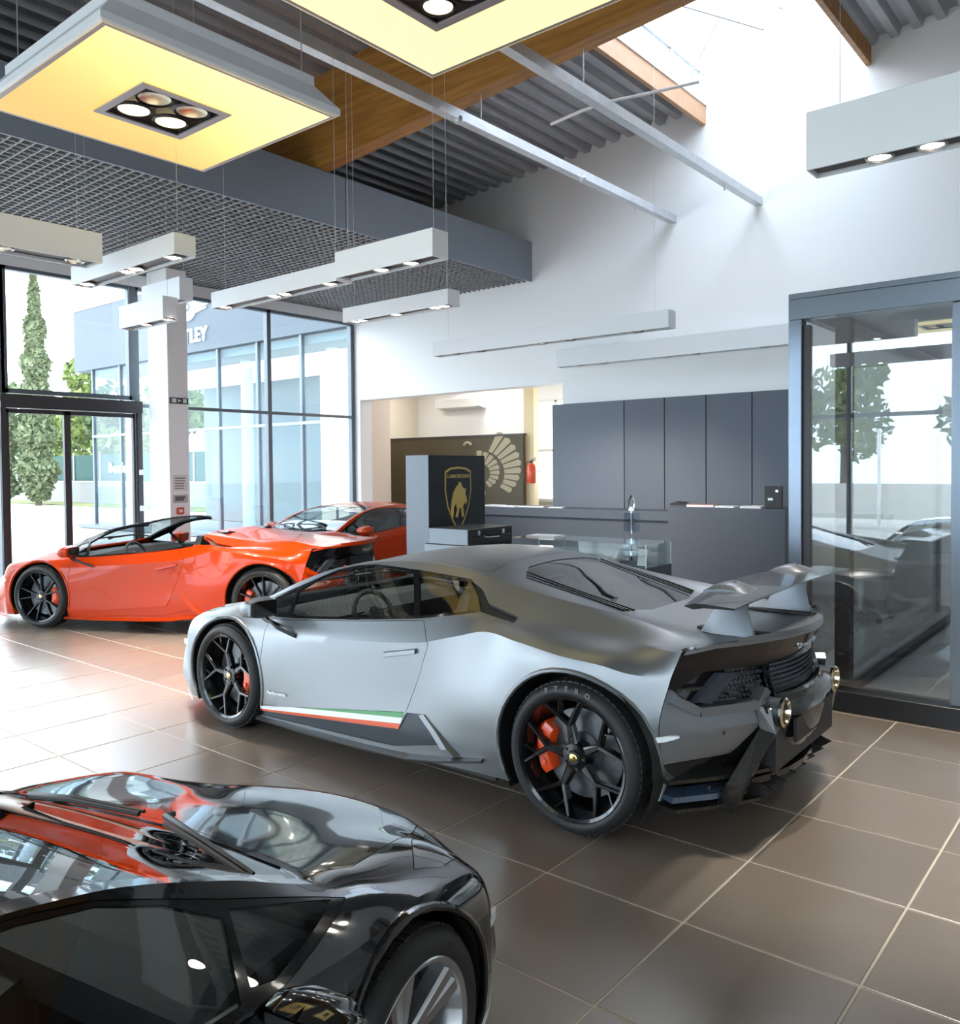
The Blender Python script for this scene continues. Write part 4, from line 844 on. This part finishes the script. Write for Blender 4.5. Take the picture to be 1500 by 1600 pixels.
# ================================================================ reception
pbr('cabinet_grey', (.075,.088,.115), .48); pbr('cabinet_light', (.092,.108,.138), .48); pbr('desk_grey', (.055,.066,.088), .45); pbr('sign_black', (.008,.009,.012), .35); pbr('pillar_daylit', (.16,.20,.25), .4); pbr('gold', (.62,.43,.13), .35, .6)
xs = [-7.40,-6.136,-5.496,-4.879,-4.242,-3.62]
for k in range(5):
    a, b_ = xs[k], xs[k+1]
    r = thing('wall_cabinet', ['wide dark grey wall cabinet door beside the opening','narrow grey cabinet, next to the wide one','narrow grey cabinet, the middle one of five','grey cabinet, fourth from the opening','grey cabinet beside the glass cabin post'][k], 'cabinet', ((a+b_)/2,10.7,0), 0)
    h_ = (b_-a)/2
    m = MB(); m.box(-h_,h_,.024,.30,0,2.62); m.obj('body','cabinet_grey',r)
    m = MB(); m.bevbox(-h_+.006,h_-.006,0,.022,.1,2.62,.003); m.obj('door','cabinet_light' if k < 1 else 'cabinet_grey',r)
    m = MB(); m.box(-h_,h_,.04,.06,0,.1); m.obj('plinth','sign_black',r)
r = thing('reception_desk', 'long dark grey reception desk with raised front ledge before the cabinets', 'desk', (-6.1,10.2,0))
m = MB(); m.box(-2.4,.95,-.02,.35,0,.90); m.obj('front_panel','desk_grey',r)
m = MB(); m.box(-2.4,.95,-.08,.36,.93,1.06); m.box(-2.4,.95,-.02,.35,.90,.93); m.obj('ledge','desk_grey',r)
m = MB(); m.box(.955,2.50,-.10,.40,0,1.13); m.obj('end_block','desk_grey',r)
m = MB(); m.box(-2.4,.95,-.085,-.08,.932,.936); m.obj('painted_shadow_line','sign_black',r)  # black strip paints the shadow line of the overhanging ledge
pbr('print_white', (.75,.76,.78), .5); pbr('print_red', (.55,.20,.17), .5); pbr('print_dark', (.05,.055,.06), .5); pbr('box_black', (.02,.02,.022), .4)
def flat_item(name, label, cat, x, y, z, w_, d_, h_, rz, mat, cover=None, group=None):
    r = thing(name, label, cat, (x,y,z), rz, group)
    m = MB(); m.box(-w_/2+.003,w_/2-.002,-d_/2+.003,d_/2-.003,.002,h_-.002); m.obj('pages','print_white',r)
    m = MB(); m.box(-w_/2,w_/2,-d_/2,d_/2,0,.002); m.box(-w_/2,w_/2,-d_/2,d_/2,h_-.002,h_); m.obj('cover',mat,r); return r
flat_item('brochure','white brochure lying on the desk ledge next to the shield pillar','brochure',-8.2,10.28,1.061,.30,.22,.02,.1,'print_white')
flat_item('brochure','open white brochure, second from the shield pillar on the ledge','brochure',-7.85,10.25,1.061,.34,.24,.015,-.15,'print_white')
flat_item('folder','dark folder lying on the ledge under the fire extinguisher','folder',-7.42,10.27,1.061,.45,.24,.025,.05,'print_dark')
flat_item('brochure','small pale brochure at the right end of the low ledge by the cabinets','brochure',-7.00,10.25,1.061,.22,.2,.012,.3,'print_white')
flat_item('brochure','pinkish red brochure on the raised desk block','brochure',-4.72,10.25,1.13,.36,.24,.03,.1,'print_red')
flat_item('brochure','white brochure on the raised desk block right of the red one','brochure',-4.36,10.22,1.13,.26,.22,.02,-.1,'print_white')
flat_item('book','dark grey book lying flat between two white brochures','book',-4.02,10.42,1.13,.18,.16,.03,.0,'print_dark')
flat_item('brochure','white brochure lying beside the black upright box','brochure',-4.04,10.20,1.13,.26,.2,.025,.1,'print_white')
r = thing('desk_stand', 'small chrome model on a dark base at the left end of the raised block', 'stand', (-5.05,10.25,1.13)); m = MB(); m.bevbox(-.12,.12,-.06,.06,0,.02,.004); m.obj('base','print_dark',r); m = MB(); m.loft([[(-.12,-.03,.02),(-.12,.03,.02),(-.12,.02,.03),(-.12,-.02,.03)],[(0,-.05,.02),(0,.05,.02),(0,.03,.07),(0,-.03,.07)],[(.13,-.05,.03),(.13,.05,.03),(.13,.03,.06),(.13,-.03,.06)]], caps=True); m.obj('model','chrome',r)
r = thing('gift_box', 'black upright box with a small label at the right end of the desk', 'box', (-3.78,10.22,1.13), .2); m = MB(); m.bevbox(-.10,.10,-.06,.06,0,.28,.004); m.obj('carton','box_black',r); m = MB(); m.box(-.06,.0,-.063,-.0605,.10,.13); m.box(.03,.06,-.063,-.0605,.2,.23); m.obj('label','chrome',r)
# pillar with the shield
r = thing('brand_pillar', 'black display pillar with a gold bull shield facing right, beside the suitcase', 'pillar', (-5.87,6.55,0))
wx, wy = .155, .44
m = MB(); m.box(-wx,wx,-wy,wy,0,1.79); m.obj('body','sign_black',r)
m = MB(); m.box(-wx,wx,-wy-.006,-wy,0,1.792); m.obj('daylit_face','pillar_daylit',r)  # lighter sheet on the black body paints daylight sheen on this side
sh = [(-.20,.30),(-.12,.335),(0,.345),(.12,.335),(.20,.30),(.205,.10),(.17,-.06),(.09,-.22),(0,-.33),(-.09,-.22),(-.17,-.06),(-.205,.10)]
fn = lambda p,t: (wx+t, p[0]*1.0, 1.33+p[1])
m = MB(); m.prism([(a*1.0,b_) for a,b_ in sh], fn, 0, .008); s1 = m.obj('shield_rim','gold',r)
m = MB(); m.prism([(a*.93,b_*.93+.004) for a,b_ in sh], fn, .008, .0095); m.obj('shield_field','sign_black',s1)
put_text('shield_lettering','LAMBORGHINI',.052,'gold',s1,(wx+.010,0,1.33+.245),(0,1,0),(0,0,1),depth=.001,bold=True)
bull = [(-.13,-.13),(-.12,-.20),(-.10,-.20),(-.09,-.10),(-.055,-.05),(-.03,-.12),(-.06,-.19),(-.03,-.20),(.005,-.10),(.03,-.10),(.05,-.20),(.075,-.19),(.06,-.09),(.10,-.04),(.12,-.07),(.13,-.02),(.10,.05),(.115,.10),(.09,.09),(.05,.12),(.03,.16),(-.01,.17),(.0,.145),(-.04,.12),(-.09,.06),(-.12,-.03)]
m = MB(); m.prism([(a*.95,b_+.02) for a,b_ in bull], fn, .0095, .02); m.obj('bull_relief','gold',s1)
# suitcases
pbr('case_grey', (.20,.25,.30), .45); pbr('case_black', (.018,.018,.02), .5)
def suitcase(label, x, y, z, wx, wy, h, rz=0, handle=True):
    r = thing('suitcase', label, 'suitcase', (x,y,z), rz)
    m = MB(); m.bevbox(-wx,wx,-wy,wy,0,h*.5-.002,.006); m.obj('case_bottom','case_black',r)
    m = MB(); m.bevbox(-wx,wx,-wy,wy,h*.5+.002,h,.006); m.obj('lid','case_black',r)
    m = MB(); m.box(-wx+.004,wx-.004,-wy-.002,-wy+.002,.005,h-.005); m.obj('side_face','case_grey',r)
    if handle:
        m = MB(); m.tube([(wx,-.10,h*.5),(wx+.03,-.09,h*.5-.01),(wx+.03,.09,h*.5-.01),(wx,.10,h*.5)], .007, 6); m.obj('handle','chrome',r)
    for y_ in (-wy*.55,wy*.55): m = MB(); m.bevbox(wx-.001,wx+.010,y_-.02,y_+.02,h*.55,h*.85,.003); m.obj('latch','chrome',r)
    return r
r = thing('display_plinth', 'dark plinth under the two stacked suitcases', 'plinth', (-5.36,6.30,0)); m = MB(); m.box(-.27,.27,-.36,.36,0,.80); m.obj('body','desk_grey',r)
suitcase('grey sided suitcase, the lower of the stack, mostly behind the silver roof', -5.36,6.30,.80,.27,.35,.13)
suitcase('black suitcase with chrome handle and latches on top of the stack beside the pillar', -5.33,6.30,.93,.25,.34,.155)
# glass display case
r = thing('glass_case', 'low rectangular glass display case on a dark base behind the silver car', 'showcase', (-4.35,7.15,0))
m = MB(); m.box(-.95,.62,-.25,.25,0,.72); m.obj('base','desk_grey',r)
m = MB(); m.box(-.95,.62,-.25,-.242,.72,.93); m.box(-.95,.62,.242,.25,.72,.93); m.box(.612,.62,-.25,.25,.72,.93); m.box(-.95,-.942,-.25,.25,.72,.93); m.box(-.95,.62,-.25,.25,.93,.94); m.obj('glass_box','clear_glass',r)
m = MB(); 
for x in (-.945,.615):
    for y in (-.246,.246): m.box(x-.005,x+.005,y-.005,y+.005,.72,.935)
m.obj('edge_strip','white_trim',r)
m = MB(); m.box(-.9,.58,-.2,.2,.82,.826); m.obj('shelf','clear_glass',r)
r = thing('price_card', 'small white card standing inside the glass case', 'card', (-3.86,7.05,.722)); m = MB(); m.prism([(-.05,0),(.05,0),(.06,.16),(-.04,.16)], lambda p,t:(p[0],t+p[1]*.1,p[1]), -.002, .002); m.obj('card','print_white',r)
flat_item('book','white booklet lying on top of the glass case end by the suitcase','book',-5.0,7.1,.941,.34,.24,.02,.1,'print_white')
r = thing('scale_model', 'silver model wing piece lying in the glass case', 'model', (-4.4,7.15,.722)); m = MB(); m.loft([[(-.3,-.1,0),(-.3,.1,0),(-.3,.06,.05),(-.3,-.06,.05)],[(0,-.12,0),(0,.12,0),(0,.07,.10),(0,-.07,.10)],[(.3,-.11,0),(.3,.11,0),(.3,.08,.04),(.3,-.08,.04)]], caps=True, smooth=True); m.obj('body','chrome',r)
r = thing('post_stand', 'slim chrome post with a clear box and a clip, before the desk', 'stand', (-4.36,7.75,0))
m = MB(); m.lathe([(0,.02),(.12,.018),(.14,.0)], n=20, axis='z'); m.obj('foot','chrome',r)
m = MB(); m.cyl((0,0,.01),(0,0,1.24),.014,n=10); m.obj('pole','chrome',r)
m = MB(); m.bevbox(-.07,.07,-.05,.05,.98,1.18,.006); m.obj('clear_box','acrylic',r) if 'acrylic' in M else (glassy('acrylic',(.7,.75,.8)), m.obj('clear_box','acrylic',r))
m = MB(); m.box(-.03,.03,-.01,.01,1.2,1.22); m.tube([(-.025,0,1.22),(-.03,0,1.30),(0,0,1.36),(.03,0,1.30),(.025,0,1.22)], .010, 6); m.obj('clip','chrome',r)
# ================================================================ the next room
pbr('board_brown', (.075,.058,.030), .55); pbr('board_wing', (.36,.31,.20), .5); pbr('board_red', (.16,.06,.045), .5); pbr('cream_post', (.70,.58,.36), .5); pbr('ext_red', (.65,.07,.02), .3, coat=.5)
r = thing('brand_board', 'brown board with a pale winged letter emblem in the room beyond the opening', 'board', (-11.48,13.0,0))
m = MB(); m.box(-1.81,1.81,0,.08,0,2.28); m.obj('board','board_brown',r)
m = MB(); m.box(-1.83,1.83,-.01,.09,2.28,2.32); m.obj('top_edge','frame_dark',r)
# emblem: round B with a feathered wing
cx_, cz_ = .42, 1.50
fn = lambda p,t: (p[0],t,p[1])
m = MB(); m.prism([(cx_+.62*math.cos(a)*.6, cz_-.25+.62*math.sin(a)) for a in np.linspace(0,2*math.pi,28,endpoint=False)], fn, -.006, 0); m.obj('emblem_disc','board_red',r)
put_text('emblem_letter','B',1.05,'board_wing_light',r,(cx_+.16,-.008,cz_-.22),(1,0,0),(0,0,1),depth=.004,bold=True) if 'board_wing_light' in M else (pbr('board_wing_light',(.62,.58,.50),.5), put_text('emblem_letter','B',1.05,'board_wing_light',r,(cx_+.16,-.008,cz_-.22),(1,0,0),(0,0,1),depth=.004,bold=True))
for row, (r0, r1, n_, a0, a1) in enumerate(((.30,.62,9,88,-48),(.66,1.22,9,62,-30))):
    for k in range(n_):
        a = math.radians(a0+(a1-a0)*k/(n_-1)); da = math.radians(abs(a1-a0)/(n_-1)*.40)
        ox, oz = cx_+.28, cz_+.05
        q = [(ox+r_*math.cos(t)*1.0, oz+r_*math.sin(t)*.72) for r_, t in ((r0,a-da),(r1*(1-.03*k),a-da),(r1*1.04*(1-.03*k),a),(r1*(1-.03*k),a+da),(r0,a+da))]
        m = MB(); m.prism(q, fn, -.008, 0); m.obj('feather','board_wing',r)
m = MB(); m.tube([(cx_-.1+.2*k/6,-.004,cz_+.62-.1*math.sin(k)*.0+.06*math.sin(math.pi*k/6)) for k in range(7)], .03, 6); m.obj('wing_edge','board_wing',r)
r = thing('cream_post', 'narrow cream post right of the winged board carrying the extinguisher', 'post', (-9.62,13.2,0)); m = MB(); m.bevbox(-.12,.12,-.08,.08,0,3.6,.006); m.obj('post','cream_post',r); m = MB(); m.box(-.13,.13,-.09,.09,0,.1); m.obj('foot_trim','white_trim',r)
r = thing('fire_extinguisher', 'red fire extinguisher hung on the cream post', 'extinguisher', (-9.36,12.85,1.36)); m = MB(); m.lathe([(0,0),(.085,0),(.095,.02),(.095,.30),(.07,.36),(.03,.38),(0,.38)], n=20, axis='z'); m.obj('tank','ext_red',r)
m = MB(); m.cyl((0,0,.38),(0,0,.43),.022,n=10); m.bar((0,0,.42),(.1,0,.44),.02,.015); m.bar((0,0,.44),(.1,0,.48),.02,.012); m.obj('valve','sign_black',r); m = MB(); m.tube([(.0,-.02,.41),(-.10,-.03,.40),(-.13,-.03,.25),(-.12,-.04,.08)], .012, 6); m.obj('hose','sign_black',r); m = MB(); m.box(-.01,.01,.02,.30,.2,.24); m.obj('bracket','frame_steel',r)
r = thing('air_conditioner', 'white wall air conditioner above the winged board', 'air conditioner', (-12.0,13.93,2.95)); m = MB(); m.loft([[(x,-.0,.0),(x,-.20,.04),(x,-.22,.20),(x,-.12,.29),(x,0.05,.29),(x,.05,0)] for x in (-.62,.62)], caps=True); m.obj('casing','white_trim',r); m = MB(); m.bar((-.58,-.17,.03),(.58,-.17,.03),.08,.01); m.obj('louvre','white_board',r)
wi = thing('shop_window', 'bright window at the far end of the next room', 'window', (-9.2,13.95,1.0)); m = MB()
for x in (-1.0,-.33,.33,1.0): m.box(x-.03,x+.03,-.04,.04,0,2.0)
for z in (0,1.0,2.0): m.box(-1.0,1.0,-.04,.04,z-.03,z+.03)
m.obj('frame','white_trim',wi); m = MB(); m.box(-1,1,.01,.03,0,2.0); m.obj('lit_pane','window_glow',wi) if 'window_glow' in M else (pbr('window_glow',(.9,.9,.9),.5,emit=(.95,.98,1),estr=1.2), m.obj('lit_pane','window_glow',wi))
for x, y in ((-12.6,12.6),(-10.6,12.4),(-8.4,13.0),(-11.2,13.6)):
    r = thing('added_ceiling_lamp', 'added flat round ceiling lamp, out of sight, brightening the next room', 'light', (x,y,3.585), 0, 'added ceiling lamps of the next room'); m = MB(); m.lathe([(0,0),(.28,0),(.30,.02)], n=20, axis='z'); m.obj('diffuser','added_room_glow',r) if 'added_room_glow' in M else (pbr('added_room_glow',(.9,.9,.9),.5,emit=(1,.96,.88),estr=6), m.obj('diffuser','added_room_glow',r)); m = MB(); m.lathe([(.29,.0),(.32,.0),(.32,.015),(.29,.015)], n=20, axis='z'); m.obj('rim','white_trim',r)  # lamps added out of sight to brighten the cream room
# ================================================================ glass cabin at the right
pbr('base_black', (.010,.011,.014), .35); pbr('steel_post', (.22,.25,.30), .22, .8); pbr('cabin_floor', (.42,.42,.42), .25); pbr('chair_black', (.012,.012,.013), .45); pbr('low_unit', (.05,.05,.052), .35)
glassy('cabin_glass', (.95,.965,.965), ior=2.1)
gc = thing('glass_cabin', 'glazed office cabin in a dark steel frame at the right edge', 'cabin', (-2.0,5.95,0))
def part(name, mat, *boxes, parent=None, kind=None):
    m = MB()
    for b_ in boxes: m.bevbox(*b_, .004)
    o = m.obj(name, mat, parent or gc)
    if kind: o['kind'] = kind
    return o
part('corner_post','steel_post',(-.07,.02,-.08,.02,0,2.66)); part('corner_post_face','frame_dark',(.02,.07,-.05,.0,.04,2.62))
part('top_beam','frame_steel',(-.07,5.2,-.08,.02,2.66,2.80)); part('base_plinth','base_black',(.10,5.2,-.10,.10,.0,.14)); part('far_post','frame_steel',(.93,.99,-.05,.02,.14,2.66))
part('inner_post','frame_dark',(.20,.30,.06,.16,.0,2.66)); part('inner_sill','frame_dark',(.21,.29,.16,4.3,.0,.10))
part('platform','cabin_floor',(.10,5.2,.10,4.6,.0,.06)); part('roof_board','frame_steel',(-.07,5.2,-.08,4.6,2.80,2.84)); part('back_post','frame_steel',(-.07,0,4.5,4.6,0,2.8)); part('top_rail','frame_steel',(-.07,-.0,.02,4.5,2.7,2.8))
for nm, b_ in (('glass_pane',(.07,.93,-.03,-.02,.14,2.66)),('glass_pane',(.99,5.2,-.03,-.02,.14,2.66)),('glass_pane',(.245,.255,.16,4.3,.1,2.66)),('glass_pane',(-.03,-.02,.02,4.5,.0,2.7))):
    m = MB(); m.box(*b_); m.obj(nm, 'cabin_glass', gc)
r = thing('low_cabinet', 'low dark two-door cabinet with round knobs inside the glass cabin', 'cabinet', (-.60,10.2,.06)); m = MB(); m.box(-.9,.9,-.25,.25,0,.95); m.obj('body','low_unit',r)
for s in (-1,1): m = MB(); m.bevbox(s*.45-.43,s*.45+.43,-.272,-.252,.05,.92,.004); d_ = m.obj('door','low_unit',r); m = MB(); m.lathe([(0,-.04),(.02,-.035),(.012,-.01),(.012,0)], (s*.1,-.272,.75), 'y', 12); m.obj('knob','chrome',d_)
def swivel(label, x, y, rz):
    r = thing('swivel_chair', label, 'chair', (x,y,.06), rz)
    m = MB(); m.loft([[(-.24,-.24,.44),(.24,-.24,.44),(.24,.24,.44),(-.24,.24,.44)],[(-.26,-.26,.48),(.26,-.26,.48),(.26,.26,.48),(-.26,.26,.48)],[(-.22,-.22,.53),(.22,-.22,.53),(.22,.22,.53),(-.22,.22,.53)]], caps=True); m.obj('seat','chair_black',r)
    m = MB(); m.loft([[(-.22,.22,.55),(.22,.22,.55),(.22,.27,.55),(-.22,.27,.55)],[(-.25,.26,.80),(.25,.26,.80),(.25,.31,.80),(-.25,.31,.80)],[(-.20,.30,1.10),(.20,.30,1.10),(.20,.34,1.10),(-.20,.34,1.10)]], caps=True); m.obj('backrest','chair_black',r)
    m = MB(); m.cyl((0,0,.09),(0,0,.45),.028,n=12); m.obj('column','chrome',r)
    for k in range(5):
        a = 2*math.pi*k/5; m = MB(); m.bar((0,0,.10),(.30*math.cos(a),.30*math.sin(a),.075),.04,.025); l = m.obj('leg','chrome',r)
        m = MB(); m.lathe([(0,-.012),(.03,-.012),(.03,.012),(0,.012)], (.30*math.cos(a),.30*math.sin(a),.031), 'y', 12); m.obj('castor','chair_black',l)
    for s in (-1,1): m = MB(); m.tube([(s*.25,.22,.50),(s*.28,.2,.70),(s*.28,-.15,.70),(s*.25,-.15,.50)], .015, 6); m.obj('armrest','chrome',r)
    return r
swivel('black swivel chair with chrome star base in the cabin, the nearer one', -.62,7.9,.6); swivel('black swivel chair with chrome star base in the cabin, behind the table', -1.0,9.2,2.6)
r = thing('round_table', 'small round glass table on a chrome trumpet foot in the cabin', 'table', (-.05,8.5,.06)); m = MB(); m.lathe([(0,.72),(.45,.72),(.455,.73),(.45,.74),(0,.74)], n=32, axis='z'); m.obj('tabletop','acrylic',r); m = MB(); m.lathe([(.26,0),(.24,.015),(.06,.06),(.035,.3),(.035,.65),(.08,.72)], n=24, axis='z'); m.obj('foot','chrome',r)
# ================================================================ outside
gr = MB(); gr.box(-90,FX-.1,-60,70,-.3,-.02); gr.box(FX-.1,40,-60,NY-.1,-.3,-.02); struct('floor', gr, 'concrete')
pbr('clad_blue', (.045,.062,.082), .45); pbr('sign_white', (.85,.86,.88), .4); pbr('pale_inside', (.30,.30,.285), .7); pbr('grass', (.16,.16,.05), .9, noise=.4, nscale=8); pbr('screen_green', (.035,.09,.075), .8, noise=.3, nscale=5); pbr('wall_render', (.36,.35,.35), .8)
pbr('leaf_dark', (.075,.115,.035), .7, noise=.5, nscale=3); pbr('leaf_mid', (.16,.20,.045), .7, noise=.5, nscale=3); pbr('bark', (.12,.09,.06), .8)
bb = thing('showroom_building', 'neighbouring glazed showroom with blue grey fascia, winged sign and white lettering', 'building', (-19.5,12.2,0))
m = MB(); m.box(-6.7,7.0,-.1,4,4.72,6.55); m.obj('fascia','clad_blue',bb)
m = MB(); m.box(-6.75,7.0,-.12,4,6.55,6.62); m.obj('coping','sign_white',bb)
for k in range(8):
    x = -5.7+k*1.65; m = MB(); m.box(x-.04,x+.04,-.05,.05,0,4.72); m.obj('mullion','mullion',bb)
    if k < 7:
        m = MB(); m.box(x+.04,x+1.61,-.01,.01,.1,2.68); m.obj('pane','far_glass',bb); m = MB(); m.box(x+.04,x+1.61,-.01,.01,2.75,4.7); m.obj('pane','far_glass',bb)
m = MB(); m.box(-5.75,5.85,-.06,.06,2.68,2.75); m.box(-5.9,5.85,-.5,.3,0,.1); m.obj('transom','frame_steel',bb)
for x in (-5.2,-2.6,.8,4.2): m = MB(); m.cyl((x,.9,0),(x,.9,4.72),.16,n=16); m.obj('round_column','sign_white',bb)
m = MB(); m.box(-5.8,5.85,3.8,4,0,4.72); m.box(-5.8,5.85,.1,3.8,4.5,4.7); m.obj('back_wall','pale_inside',bb)
for k in range(5): m = MB(); m.box(-5.5,5.7,.6+.6*k,.75+.6*k,4.3,4.4); m.obj('strip_light','strip_on',bb) if 'strip_on' in M else (pbr('strip_on',(.9,.9,.9),.5,emit=(1,1,1),estr=.5), m.obj('strip_light','strip_on',bb))
put_text('fascia_lettering','BENTLEY',.50,'sign_white',bb,(-.42,-.12,5.12),(1,0,0),(0,0,1),depth=.02,bold=True)
m = MB(); m.prism([(-.28+.42*math.cos(a), 5.95+.42*math.sin(a)) for a in np.linspace(0,2*math.pi,24,endpoint=False)], fn, -.14, -.1); m.obj('sign_disc','sign_white',bb)
for s in (-1,1):
    for k in range(6):
        z = 6.25-.10*k; L = 1.5-.22*k; m = MB(); m.prism([(-.28+s*.40,z-.04),(-.28+s*(.40+L),z+.02),(-.28+s*(.46+L),z+.07),(-.28+s*.40,z+.04)], fn, -.13, -.1); m.obj('sign_feather','sign_white',bb)
put_text('sign_letter','B',.55,'clad_blue',bb,(-.28,-.145,5.95),(1,0,0),(0,0,1),depth=.004,bold=True)
put_text('door_lettering','Gantley' if 0 else 'Bentley',.42,'sign_white',bb,(-4.2,-.03,1.75),(1,0,0),(0,0,1),depth=.002,bold=True)
r = thing('boundary_wall', 'low pale rendered wall along the far edge of the forecourt', 'wall', (-43,21,0)); m = MB(); m.box(-36,16,0,.3,-.02,1.1); m.obj('wall','wall_render',r); m = MB(); m.box(-36,16,-.03,.33,1.1,1.15); m.obj('coping','sign_white',r)
r = thing('mesh_fence', 'green screen fence standing above the low pale wall', 'fence', (-44,21.6,0)); m = MB(); m.box(-6,16,0,.05,.0,2.55); m.obj('screen','screen_green',r)
for x in range(-6,17,3): m = MB(); m.cyl((x,-.05,0),(x,-.05,2.7),.04,n=8); m.obj('post','galvanised',r)
r = tag(MB().box(-80,-27,18.9,20.9,-.05,.02).obj('grass_verge','grass'), 'strip of yellowish grass before the low wall', 'grass'); r['kind'] = 'stuff'
def leaves(n, fn_, size, seed, name, mat, parent):
    rnd = random.Random(seed); m = MB()
    for _ in range(n):
        p = Vector(fn_(rnd)); a = Vector((rnd.gauss(0,1),rnd.gauss(0,1),rnd.gauss(0,1))).normalized(); b_ = a.orthogonal().normalized(); s = size*rnd.uniform(.6,1.4)
        m.add([p-a*s,p-b_*s*.5,p+a*s,p+b_*s*.5], [(0,1,2,3)])
    return m.obj(name, mat, parent, kind='stuff')
def cypress(label, x, y, h, rad, seed):
    r = thing('cypress_tree', label, 'tree', (x,y,0)); m = MB(); m.cyl((0,0,-.1),(0,0,h*.9),.18,.03,n=8); m.obj('trunk','bark',r)
    def f(rn):
        t = rn.random()**1.1; w_ = rad*(min(1,t*12+.5))*(1-t**2.2)*(.55+.45*rn.random())*(1+.25*math.sin(t*40+seed)); a = rn.uniform(0,6.283); return (w_*math.cos(a), w_*math.sin(a), .3+t*(h-.3))
    leaves(5200, f, .17, seed, 'foliage', 'leaf_cyp', r); return r
pbr('leaf_cyp', (.14,.16,.075), .8, noise=.4, nscale=2)
cypress('tall slim cypress, the taller of two, seen through the left window', -43.8,18.3,11.8,.85,3); cypress('shorter slim cypress at the left picture edge', -46.4,17.6,7.6,.8,5)
def bush(label, x, y, z, rx, rz, seed, mat, n=2600, trunk=True):
    r = thing('leafy_tree', label, 'tree', (x,y,0))
    m = MB(); m.cyl((0,0,-.1),(0,0,z),.2,.1,n=8); m.obj('trunk','bark',r)
    rn0 = random.Random(seed); cl = [(rn0.gauss(0,.45)*rx,rn0.gauss(0,.45)*rx,z+rn0.gauss(0,.4)*rz,rn0.uniform(.35,.6)) for _ in range(9)]
    def f(rn):
        c = rn.choice(cl); v = Vector((rn.gauss(0,1),rn.gauss(0,1),rn.gauss(0,1))).normalized()*(c[3]*rn.uniform(.75,1)); return (c[0]+v.x*rx, c[1]+v.y*rx, max(.2,c[2]+v.z*rz))
    leaves(n, f, .28, seed, 'foliage', mat, r); return r
for k, (x, y, z, rx, rz, mt) in enumerate(((-45,26,4.4,2.6,2.4,'leaf_mid'),(-51.5,26,4.2,2.6,2.6,'leaf_dark'),(-58,27,4.2,2.6,2.8,'leaf_mid'),(-39,30,4.4,2.4,2.2,'leaf_mid'),(-65,27,4.4,2.6,3,'leaf_dark'))):
    bush(['bright green bushy tree behind the green fence','dark green tree between the two cypresses','mid green tree at the left window edge','pale green tree far behind the fence end','dark tree left of everything, past the shorter cypress'][k], x, y, z, rx, rz, 20+k, mt)
for k, (x, y) in enumerate(((-13,-33),(-5,-31),(3,-34),(11,-32),(-22,-30))):
    bush('green tree on the street side behind the viewer, mirrored in the cabin glass', x, y, 4.2, 2.6, 2.6, 40+k, ('leaf_mid','leaf_dark')[k%2], 1800)['group'] = 'street trees behind the viewer'
pbr('street_pale', (.72,.70,.66), .8)
r = thing('street_fence', 'pale fence with upright posts behind the viewer, mirrored in the cabin glass', 'fence', (0,-12,0)); m = MB(); m.box(-24,14,0,.04,.2,1.15); m.obj('panel','street_pale',r)
for x in range(-24,15,3): m = MB(); m.cyl((x,.05,0),(x,.05,2.6),.05,n=8); m.obj('post','sign_white',r)
# ================================================================ the cars in their places
panels = build_body(False, True)
car('sports_car', 'matte silver grey coupe with rear wing and tricolour door stripe', (-4.712,4.028,0), math.atan2(.016,1), 'silver_paint', 'y', wing=True, stripes=True, panels=panels)
sp_panels = build_body(True, False)
_a = math.radians(25); _o = Vector((-9.277,3.844,0)) + Vector((-math.sin(_a),math.cos(_a),0))*.955
car('sports_car', 'glossy orange open roadster with black wheels by the window column', _o, _a, 'orange_paint', 'multi', spyder=True, panels=sp_panels)
pl_panels = build_body(False, False)
car('sports_car', 'orange coupe mostly hidden behind the roadster tail and the shield pillar', (-9.4,7.3,0), math.radians(92), 'orange_paint', 'multi', panels=pl_panels)
bk = car('sports_car', 'glossy black coupe with grey wheels cut off by the lower left corner', (-2.13,1.22,0), math.radians(100.97)+math.pi, 'black_paint', 'wide', rim='rim_grey', seats='reflection_beige', mirror_shift=(.05,-.10), panels=pl_panels)  # beige seats and door cards stand in for pale window reflections
bk.scale = (.86,.86,.86)
